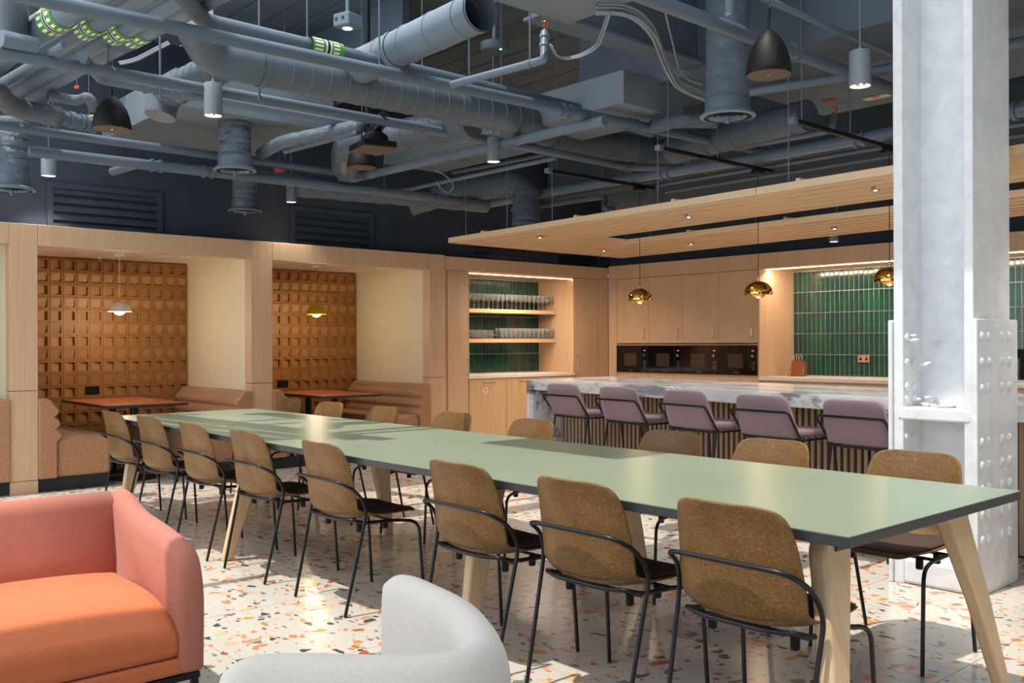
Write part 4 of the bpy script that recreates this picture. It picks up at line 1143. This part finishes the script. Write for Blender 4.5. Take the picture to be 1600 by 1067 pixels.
pipe('lagged_pipe', 'fat lagged grey pipe bending in from the left edge above the first diffuser duct', 'pipe', [(-20, 130), (18, 168), (92, 183)], 3.0, 32, 'wrap_paint', bend=.15, wrap=True)
pipe('valve_run', 'grey pipe with ribbed valve fittings between the lagged pipe and the left speaker', 'pipe', [(92, 183), (150, 196)], 3.0, 20, flanges=(.15, .45, .8))
pipe('lagged_pipe', 'crumpled small lagged pipe above the left speaker', 'pipe', [(76, 150, 3.1), (120, 158, 3.1), (140, 150, 3.12), (146, 170, 3.05)], 3.1, 16, 'wrap_paint', bend=.06, wrap=True)
pipe('roof_pipe', 'vertical grey pipe at the upper left corner', 'pipe', [(20, 70, 3.1), (20, -30, 3.4)], 3.1, 36, 'duct_paint', r=.085)
pipe('actuator', 'short grey cylinder with a thin rod at the left edge', 'actuator', [(2, 60), (57, 72)], 3.05, 22, 'pipe_light', r=.05)
pipe('thin_pipe', 'slim light grey pipe running down to the left edge with an open end', 'pipe', [(-10, 134), (100, 70)], 3.02, 10, 'pipe_light', ends=(.3, 0))
pipe('lagged_pipe', 'pair of crumpled lagged pipes behind the second cylinder lamp, upper one', 'pipe', [(408, 240), (440, 222), (566, 196)], 2.95, 20, 'wrap_paint', bend=.1, wrap=True)
pipe('lagged_pipe', 'pair of crumpled lagged pipes behind the second cylinder lamp, lower one', 'pipe', [(445, 236), (560, 206)], 2.9, 10, 'wrap_paint')
pipe('short_branch', 'short grey stub pipe with a dark open end on the navy wall', 'pipe', [(176, 268, 2.78), (212, 257, 2.78)], 2.78, 9, r=.035)
pipe('lagged_pipe', 'thick crumpled lagged pipe meeting the round diffuser duct from the left', 'pipe', [(1020, 198), (1060, 188), (1120, 190)], 3.0, 22, 'wrap_paint', bend=.1, wrap=True)
pipe('vertical_pipe', 'slim vertical grey pipe passing in front of the round diffuser duct top', 'pipe', [(1140, 28, 3.15), (1140, -20, 3.35)], 3.2, 13, 'pipe_light', r=.03)

# spiral ducts
def duct(label, pts, z, wpx, ring_gap=.14, bend=.3, mat='duct_paint', collars=(), r=None, open_end=False):
    P = [P3(q, z) for q in pts]
    if r is None: r = wpx*depth(P[len(P)//2])/CAM_F/2
    o0 = P[0].copy(); t = thing('spiral_duct', label, 'duct', o0)
    L = rounded([p-o0 for p in P], bend, 8) if len(P) > 2 else [p-o0 for p in P]
    # resample and add raised seams
    D = []; rad = []
    acc = 0; nxt = ring_gap
    for i in range(len(L)-1):
        s = (L[i+1]-L[i]).length; d = (L[i+1]-L[i]).normalized()
        D.append(L[i]); rad.append(r)
        while acc+s > nxt:
            q = L[i]+d*(nxt-acc)
            if (q-D[-1]).length > .012 and (L[i+1]-q).length > .012:
                D += [q-d*.006, q-d*.003, q+d*.003, q+d*.006]; rad += [r, r+.005, r+.005, r]
            nxt += ring_gap
        acc += s
    D.append(L[-1]); rad.append(r)
    MB().tube(D, r, 28, radii=rad, cap=not open_end).build('duct_run', mat, t, smooth=True)
    for f in collars:
        d = f*acc; a = 0
        for i in range(len(L)-1):
            s = (L[i+1]-L[i]).length
            if a+s >= d:
                dr = (L[i+1]-L[i]).normalized(); q = L[i]+dr*(d-a)
                MB().tube([q-dr*.02, q+dr*.02], r*1.05, 28, cap=False).build('collar', mat, t, smooth=True); break
            a += s
    return t, P, r
duct('long spiral seamed duct running from the upper left across to the rear right', [(300, 26, 3.25), (330, 88, 3.12), (392, 101), (815, 187), (884, 220), (1010, 234), (1110, 252)], 3.10, 44, bend=.28, collars=(.12, .62), r=.125)
duct('light grey open ended duct rising to the top centre', [(530, 132, 3.12), (545, 112, 3.2), (752, 16, 3.2)], 3.2, 38, bend=.12, mat='pipe_light', r=.115, open_end=True, collars=(.15, .45, .98), ring_gap=.3)
duct('spiral duct behind the black projector', [(540, 262, 2.95), (540, 228, 3.05), (738, 190, 3.05)], 3.05, 32, bend=.2, r=.13, ring_gap=.16)
duct('spiral duct branching to the right behind the round diffuser', [(1050, 235), (1090, 226), (1262, 180)], 3.02, 36, bend=.1, r=.12, ring_gap=.2, collars=(.12, .3))
duct('curved duct elbow at the left with a round white end', [(345, 104, 3.15), (258, 148, 3.15), (250, 182, 2.98)], 3.1, 30, bend=.22, r=.11, ring_gap=.12)
t, P, r, al = pipe('lagged_duct', 'large crumpled lagged duct curving down behind the canopy corner', 'duct', [(640, 318, 2.82), (700, 298, 2.95), (800, 286, 2.95), (822, 300, 2.86), (822, 352, 2.5)], 2.95, 34, 'wrap_paint', bend=.2, r=.14, wrap=True)
MB().tube([P[-1]-P[0]+Vector((0, 0, .02)), P[-1]-P[0]], r*1.05, 24).build('end_collar', 'duct_paint', t, smooth=True)
pipe('lagged_duct', 'dark lagged duct lying along the top of the navy wall', 'duct', [(466, 292), (760, 318)], 2.86, 22, 'wrap_paint', wrap=True, r=.10)

# round diffusers on lagged vertical ducts
def diffuser(label, u, v, D, wpx_rim, wpx_duct, top=None, detail=True):
    p = at(u, v, D=D); t = thing('diffuser_duct', label, 'duct', p)
    R = wpx_rim*D/CAM_F/2; r = wpx_duct*D/CAM_F/2; top = (top or ZC)-p.z
    n = 26; rw = random.Random(int(u))
    zs = [.10+(top-.10)*k/n for k in range(n+1)]
    MB().tube([(rw.uniform(-.004, .004), rw.uniform(-.004, .004), z) for z in zs], r, 26, radii=[r*(1+rw.uniform(-.03, .035)) for _ in zs]).build('lagged_duct', 'wrap_paint', t, smooth='all')
    MB().lathe([(r*1.04, .04), (r*1.06, .05), (r*1.06, .11), (r*1.02, .12)], seg=32).build('collar', 'duct_paint', t, smooth=True)
    MB().lathe([(R*.86, .0), (R, .004), (R, .012), (r*1.05, .045), (R*.86, .03)], seg=40, cap=False).build('rim', 'pipe_light', t, smooth=True)
    MB().lathe([(R*.84, .03), (R*.84, .038)], seg=32).build('throat', 'dark_void', t)
    for f in (.70, .50, .30):
        MB().lathe([(R*f, .004), (R*(f-.14), .024), (R*(f-.15), .022), (R*(f-.01), .0)], seg=32, cap=False).build('diffuser_cone', 'pipe_light', t, smooth=True)
    MB().lathe([(.014, -.035), (.018, .0), (.018, .03)], seg=12).build('centre_knob', 'pipe_light', t, smooth=True)
    return t
diffuser('large lagged duct with a round ringed diffuser at the upper right', 1137, 184, 6.05, 86, 66)
diffuser('lagged duct with a diffuser left of centre, the nearer of two', 367, 268, 7.9, 66, 49, top=3.3)
diffuser('smaller lagged duct with a diffuser, just behind and below its neighbour', 383, 331, 9.35, 52, 38, top=3.2)
diffuser('lagged duct with a diffuser cut off by the left edge', 18, 298, 7.6, 70, 50, top=3.1)

# cylinder downlights
def downlight(label, u, v0, v1, D, wpx):
    b = at(u, v1, D=D); t = thing('cylinder_lamp', label, 'pendant lamp', b)
    r = wpx*D/CAM_F/2; h = (v1-v0)*D/CAM_F
    MB().lathe([(r*.93, .004), (r, 0), (r, h-.004), (r*.96, h), (.001, h)], seg=28, cap=False).build('lamp_body', 'grey_lamp', t, smooth=True)
    MB().lathe([(r*.93, .001), (r*.90, .03), (r*.5, .05)], seg=24, cap=False).build('reflector', 'lamp_inner', t, smooth=True)
    MB().lathe([(r*.88, .028), (r*.88, .03)], seg=20).build('led_plate', 'lamp_glow', t)
    for k in range(5):
        a = 2*PI*k/5; MB().lathe([(r*.16, .012), (r*.2, .026)], (r*.5*math.cos(a), r*.5*math.sin(a), 0), 8).build('lens', 'copper', t)
    MB().lathe([(.012, h), (.010, h+.015), (.006, h+.03)], seg=10).build('cord_grip', 'grey_lamp', t, smooth=True)
    MB().tube([(0, 0, h+.02), (0, 0, ZC-b.z)], .006, 6).build('stem', 'pipe_light', t)
    ld = bpy.data.lights.new('lamp_spot', 'SPOT'); ld.energy = 60; ld.spot_size = math.radians(96); ld.spot_blend = .9; ld.shadow_soft_size = .04; ld.color = (1, .94, .85)
    lo = bpy.data.objects.new('lamp_spot', ld); C.objects.link(lo); lo.parent = t; lo.location = (0, 0, -.01)
downlight('grey cylinder lamp at the upper left centre, under the crossing pipes', 333, 131, 181, 6.2, 28)
downlight('grey cylinder lamp at the left beside the left diffuser duct', 76, 239, 275, 8.4, 22)
downlight('smallest grey cylinder lamp, before the navy wall above the second booth', 455, 288, 316, 9.9, 16)
downlight('grey cylinder lamp in the centre, before the long branch pipe', 771, 215, 253, 7.7, 21)
downlight('largest grey cylinder lamp, at the upper right beside the column', 1344, 80, 135, 5.5, 33)
p = at(1303, 378, Y=9.4); t = thing('cylinder_lamp', 'short dark cylinder lamp hanging before the navy wall under the canopy', 'pendant lamp', p)
MB().lathe([(.048, 0), (.05, .0), (.05, .10), (.001, .10)], seg=20, cap=False).build('lamp_body', 'grey_lamp', t, smooth=True); MB().lathe([(.044, .004), (.044, .006)], seg=16).build('led_plate', 'lamp_glow', t)
MB().tube([(0, 0, .1), (0, 0, ZC-p.z)], .005, 6).build('stem', 'navy', t)

# black dome speakers
def speaker(label, u, v, D, wpx, hpx, vtop):
    b = at(u, v, D=D); t = thing('dome_speaker', label, 'speaker', b); r = wpx*D/CAM_F/2; h = hpx*D/CAM_F
    prof = [(r*.97, 0), (r, .006), (r*.985, h*.15), (r*.9, h*.38), (r*.74, h*.62), (r*.5, h*.82), (r*.26, h*.95), (r*.12, h)]
    MB().lathe(prof, seg=32).build('speaker_body', 'black_matt', t, smooth=True)
    MB().lathe([(r*.95, -.002), (r*.95, .003)], seg=32).build('speaker_grille', 'speaker_grille', t)
    MB().box(-r*.12, r*.12, -r*.03, r*.03, -.0035, -.0022).build('badge', 'chrome', t)
    MB().tube([(0, 0, h), (0, 0, h+.04), (.01, .0, h+.12)], .008, 8).build('safety_clip', 'black_metal', t)
    MB().tube([(.01, 0, h+.10), (.01, 0, ZC-b.z)], .003, 6).build('suspension_wire', 'pipe_light', t)
speaker('black dome speaker hanging at the upper right, the largest', 1201, 117, 5.2, 70, 70, 48)
speaker('black dome speaker hanging at the upper left', 175, 202, 6.3, 58, 52, 150)
speaker('black dome speaker behind the black projector', 565, 262, 7.9, 46, 40, 215)
# projector / spotlight on a pole
b = at(582, 234, D=7.2); t = thing('projector', 'black projector with a tilted lens tube, on a black pole', 'projector', b, -.2)
MB().box(-.16, .17, -.13, .13, 0, .045).build('mount_plate', 'black_matt', t, .004); MB().box(-.155, .165, -.125, .125, -.006, -.0005).build('base_cover', 'speaker_grille', t)
MB().tube([(-.10, 0, .045), (-.10, 0, ZC-b.z)], .022, 12).build('pole', 'black_matt', t, smooth=True)
MB().tube([(-.02, 0, .10), (.13, .05, .24)], .048, 18).build('lens_tube', 'black_metal', t, smooth=True)
MB().tube([(-.02, 0, .10), (-.012, .003, .107)], .052, 18).build('lens_ring', 'chrome', t, smooth=True)
MB().lathe([(.10, .045), (.095, .09), (.06, .12), (.02, .125)], (.06, 0, 0), 20).build('swivel', 'black_matt', t, smooth=True)
# detector box and green led unit
b = at(543, 44, D=6.5); t = thing('ceiling_sensor', 'square pale grey sensor box hanging at the top, left of centre', 'sensor', b, .3)
MB().box(-.07, .07, -.07, .07, 0, .09).build('sensor_box', 'pipe_light', t, .01, 3); MB().lathe([(.038, -.004), (.04, 0)], seg=20).build('lens', 'lamp_inner', t)
MB().lathe([(.03, -.0055), (.03, -.0045)], seg=16).build('glow_disc', 'lamp_glow', t)
for q in (-.04, .02): MB().lathe([(.012, 0), (.012, .002)], (q, -.072, .05), 10, 'y').build('screw', 'black_metal', t)
MB().tube([(0, 0, .09), (0, 0, ZC-b.z)], .012, 8).build('drop_rod', 'pipe_light', t)
b = at(773, 80, D=7.2); t = thing('access_point', 'round grey ceiling unit with a tiny green light near the top centre', 'access point', b)
MB().lathe([(.10, 0), (.11, .02), (.11, .06)], seg=28).build('unit_body', 'duct_paint', t, smooth=True); MB().lathe([(.009, -.004), (.009, .0)], (.07, .0, 0), 10).build('status_light', 'led_green', t)
MB().tube([(0, 0, .06), (0, 0, ZC-b.z)], .012, 8).build('drop_rod', 'pipe_light', t)

# beams and box ducts
def boxt(name, label, cat, pts, z, h, mat='beam_paint', extra=None, bv=.004):
    """convex quad of the underside seen in the photo -> box standing above it"""
    P = [P3(q, z) for q in pts]; o0 = P[0].copy()
    t = thing(name, label, cat, o0)
    Q = [Vector((p.x-o0.x, p.y-o0.y, 0)) for p in P]
    MB().hexa(Q+[q+Vector((0, 0, h)) for q in Q]).build('casing', mat, t, bv)
    return t, P
def axis_box(name, label, cat, x0, x1, y0, y1, z0, z1, mat='beam_paint', lip=0):
    t = thing(name, label, cat, ((x0+x1)/2, (y0+y1)/2, z0))
    hx, hy, h = (x1-x0)/2, (y1-y0)/2, z1-z0
    if lip:
        if hx > hy:
            MB().box(-hx, hx, -hy*.25, hy*.25, .02, h).build('web', mat, t)
            MB().box(-hx, hx, -hy, hy, 0, .02).build('lower_flange', mat, t)
        else:
            MB().box(-hx*.25, hx*.25, -hy, hy, .02, h).build('web', mat, t)
            MB().box(-hx, hx, -hy, hy, 0, .02).build('lower_flange', mat, t)
    else: MB().box(-hx, hx, -hy, hy, 0, h).build('casing', mat, t, .004)
    return t
a = at(912, 165, z=3.30); b2 = at(1395, 18, z=3.30); c = at(1100, 111, z=3.30)
YB = c.y+.78
axis_box('ceiling_beam', 'wide blue grey boxed beam crossing behind the round diffuser and right speaker', 'beam', a.x, b2.x+1.5, c.y, c.y+.75, 3.30, ZC+.05)
a = at(870, 38, z=3.35); b2 = at(1062, 105, z=3.35)
axis_box('ceiling_beam', 'dark I beam running away at the top centre behind the hanging cables', 'beam', a.x-.10, a.x+.10, a.y-.2, c.y-.01, 3.35, ZC-.01, lip=1)
a = at(640, 262, z=3.02); b2 = at(960, 170, z=3.02)
axis_box('box_duct', 'flat grey box duct crossing under the deck in the centre', 'duct', a.x-.3, b2.x, (a.y+b2.y)/2, (a.y+b2.y)/2+.7, 3.08, 3.33, 'ceil_paint')
a = at(892, 37, z=3.25); b2 = at(730, 0, z=3.25)
axis_box('box_duct', 'pale grey box duct corner at the top centre', 'duct', a.x-.02, a.x+1.0, a.y-1.6, a.y, 3.25, 3.6, 'ceil_paint')
a = at(150, 196, z=3.1); b2 = at(340, 195, z=3.1)
axis_box('box_duct', 'flat grey box duct behind the left black speaker', 'duct', -8.9, -7.2, 2.9, 4.3, 3.16, 3.45, 'ceil_paint')
axis_box('box_duct', 'large grey box duct with a sticker, near the right sprinkler', 'duct', -4.5, -1.0, YB, YB+1.3, 3.34, 3.62, 'ceil_paint')
axis_box('ceiling_beam', 'dark beam crossing at the rear right above the parallel conduits', 'beam', -9.2, 1.2, 8.7, 8.95, 3.22, ZC-.01, lip=1)
axis_box('box_duct', 'long grey box duct near the back wall above the canopy', 'duct', -8.6, 1.0, 9.2, 9.9, 3.05, 3.35, 'ceil_paint')
axis_box('ceiling_beam', 'dark beam at the left behind the labelled pipes', 'beam', -9.2, -6.6, 4.5, 4.8, 3.62, ZC-.01, lip=1)
for nm, u, v, w_, h_, mat, X in (('sticker', 1370, 152, .11, .05, 'sticker_cream', 0), ('warning_tag', 1297, 157, .05, .04, 'label_red', 0)):
    p = at(u, v, z=3.335)
    lab = {'sticker': 'cream and orange sticker under the box duct at the upper right', 'warning_tag': 'small red tag hanging under the box duct at the upper right'}[nm]
    t = thing(nm, lab, 'label', p); MB().box(-w_, w_, -h_, h_, -.002, 0).build('label_face', mat, t)
    if nm == 'sticker': MB().box(-.03, .03, -h_*.9, 0, -.003, -.0022).build('label_patch', 'orange_cap', t)
for (u, v, D, mat, lab, rz, w_, h_) in ((139, 184, 7.6, 'label_yellow', 'small yellow tag near the left black speaker', .4, .05, .02), (82, 194, 7.7, 'label_blue', 'blue and red tag above the left cylinder lamp', 0, .06, .012), (120, 136, 7.5, 'label_red', 'tiny red tag above the crumpled left pipe', .6, .02, .012), (436, 265, 10, 'label_red', 'red and blue sticker near the smallest cylinder lamp', .5, .06, .03)):
    p = at(u, v, D=D); t = thing('pipe_tag', lab, 'label', p, rz); MB().box(-w_, w_, -.003, .003, -h_, h_).build('tag_face', mat, t)
    MB().tube([(0, 0, h_), (0, 0, ZC-p.z)], .0015, 5).build('tag_wire', 'cable_grey', t)

# lighting tracks and brass pendants above the bar
brass = [((1000, 470), 298, (848, 272)), ((1185, 461), 272, (1000, 241)), ((1390, 441), 240, (1213, 198))]
BL = ['brass dome pendant lamp over the left part of the bar', 'brass dome pendant lamp before the tiled niche edge', 'brass dome pendant lamp half hidden by the white column']
TL = ['black lighting track of the left brass pendant', 'black lighting track of the middle brass pendant', 'black lighting track of the right brass pendant']
for i, ((u, v), vr, st_) in enumerate(brass):
    p = at(u, v-1, Y=6.84); zr = at(u, vr, Y=6.84).z
    pendant(BL[i], p, zr+.03, 'brass', 'brass', 'black_matt', 'black_metal', D=.235, rose_r=.062, rose_h=.035, strength=4, col=(1, .75, .45))
    s = at(st_[0], st_[1], z=zr+.03)
    t = thing('lighting_track', TL[i], 'track', (p.x, s.y, zr+.032))
    MB().box(-.018, .018, 0, 7.05-s.y, 0, .030).build('track_rail', 'black_metal', t, .003); MB().box(-.026, .026, -.03, .02, -.004, .036).build('track_end', 'pipe_light', t, .003)
    for yy in (.1, (7.0-s.y)*.5, 6.9-s.y): MB().tube([(0, yy, .03), (0, yy, ZC-zr-.03)], .004, 6).build('suspension_rod', 'pipe_light', t)
# orange capped pipe stub
p = at(965, 330, D=9.8); t = thing('capped_stub', 'small orange capped stub just above the canopy edge', 'pipe cap', p); MB().lathe([(.018, -.12), (.018, -.01), (.022, 0)], seg=10).build('stub', 'duct_paint', t); MB().lathe([(.03, .0), (.034, .02), (.02, .05)], seg=12).build('cap', 'orange_cap', t, smooth=True)
MB().tube([(.03, 0, -.12), (.03, 0, ZC-p.z)], .006, 6).build('drop_rod', 'pipe_light', t)
# cables
def cable(label, pts, r=.006, n=1, spread=.02, mat='cable_grey'):
    P = [at(u, v, z=z) for u, v, z in pts]; o0 = P[0].copy()
    t = thing('hanging_cable', label, 'cable', o0); rr_ = random.Random(n)
    for k in range(n):
        off = Vector((rr_.uniform(-spread, spread), rr_.uniform(-spread, spread), rr_.uniform(-spread, spread)))
        MB().tube([q+off for q in catmull([p-o0 for p in P], 8)], r, 6).build('cable', mat, t, smooth='all')
cable('bundle of grey cables sweeping down to the round diffuser duct', [(935, 14, 3.22), (985, 18, 3.22), (1020, 48, 3.2), (1040, 95, 3.18), (1060, 130, 3.14), (1100, 150, 3.1), (1125, 156, 3.08)], .007, 7, .025)
cable('single grey cable looping at the top centre below the box duct', [(950, 20, 3.2), (942, 45, 3.18), (930, 72, 3.15), (900, 88, 3.12), (872, 88, 3.12), (860, 70, 3.15)], .007, 2, .008)
cable('grey cable beside the cable bundle running to the wide beam', [(1040, 20, 3.22), (1052, 70, 3.2), (1066, 118, 3.18), (1098, 134, 3.15)], .006)
cable('thin grey cable loop at the upper left behind the labelled pipes', [(185, 98, 3.3), (210, 92, 3.3), (238, 78, 3.35), (262, 66, 3.4)], .008, 2, .012)
cable('small pale cable loops above the canopy corner', [(680, 268, 2.9), (695, 275, 2.88), (708, 290, 2.84), (700, 302, 2.8), (688, 295, 2.8), (682, 285, 2.85)], .006)
for (u, lab) in ((250, 'thin hanger rod left of the clipped pipe'), (405, 'thin hanger rod above the spiral duct')):
    p = at(u, 95, z=3.2); t = thing('hanger_rod', lab, 'rod', p); MB().tube([(0, 0, -.25), (0, 0, ZC-p.z)], .008, 6).build('rod', 'pipe_paint', t); MB().lathe([(.016, -.26), (.016, -.235)], seg=8).build('nut', 'pipe_paint', t)
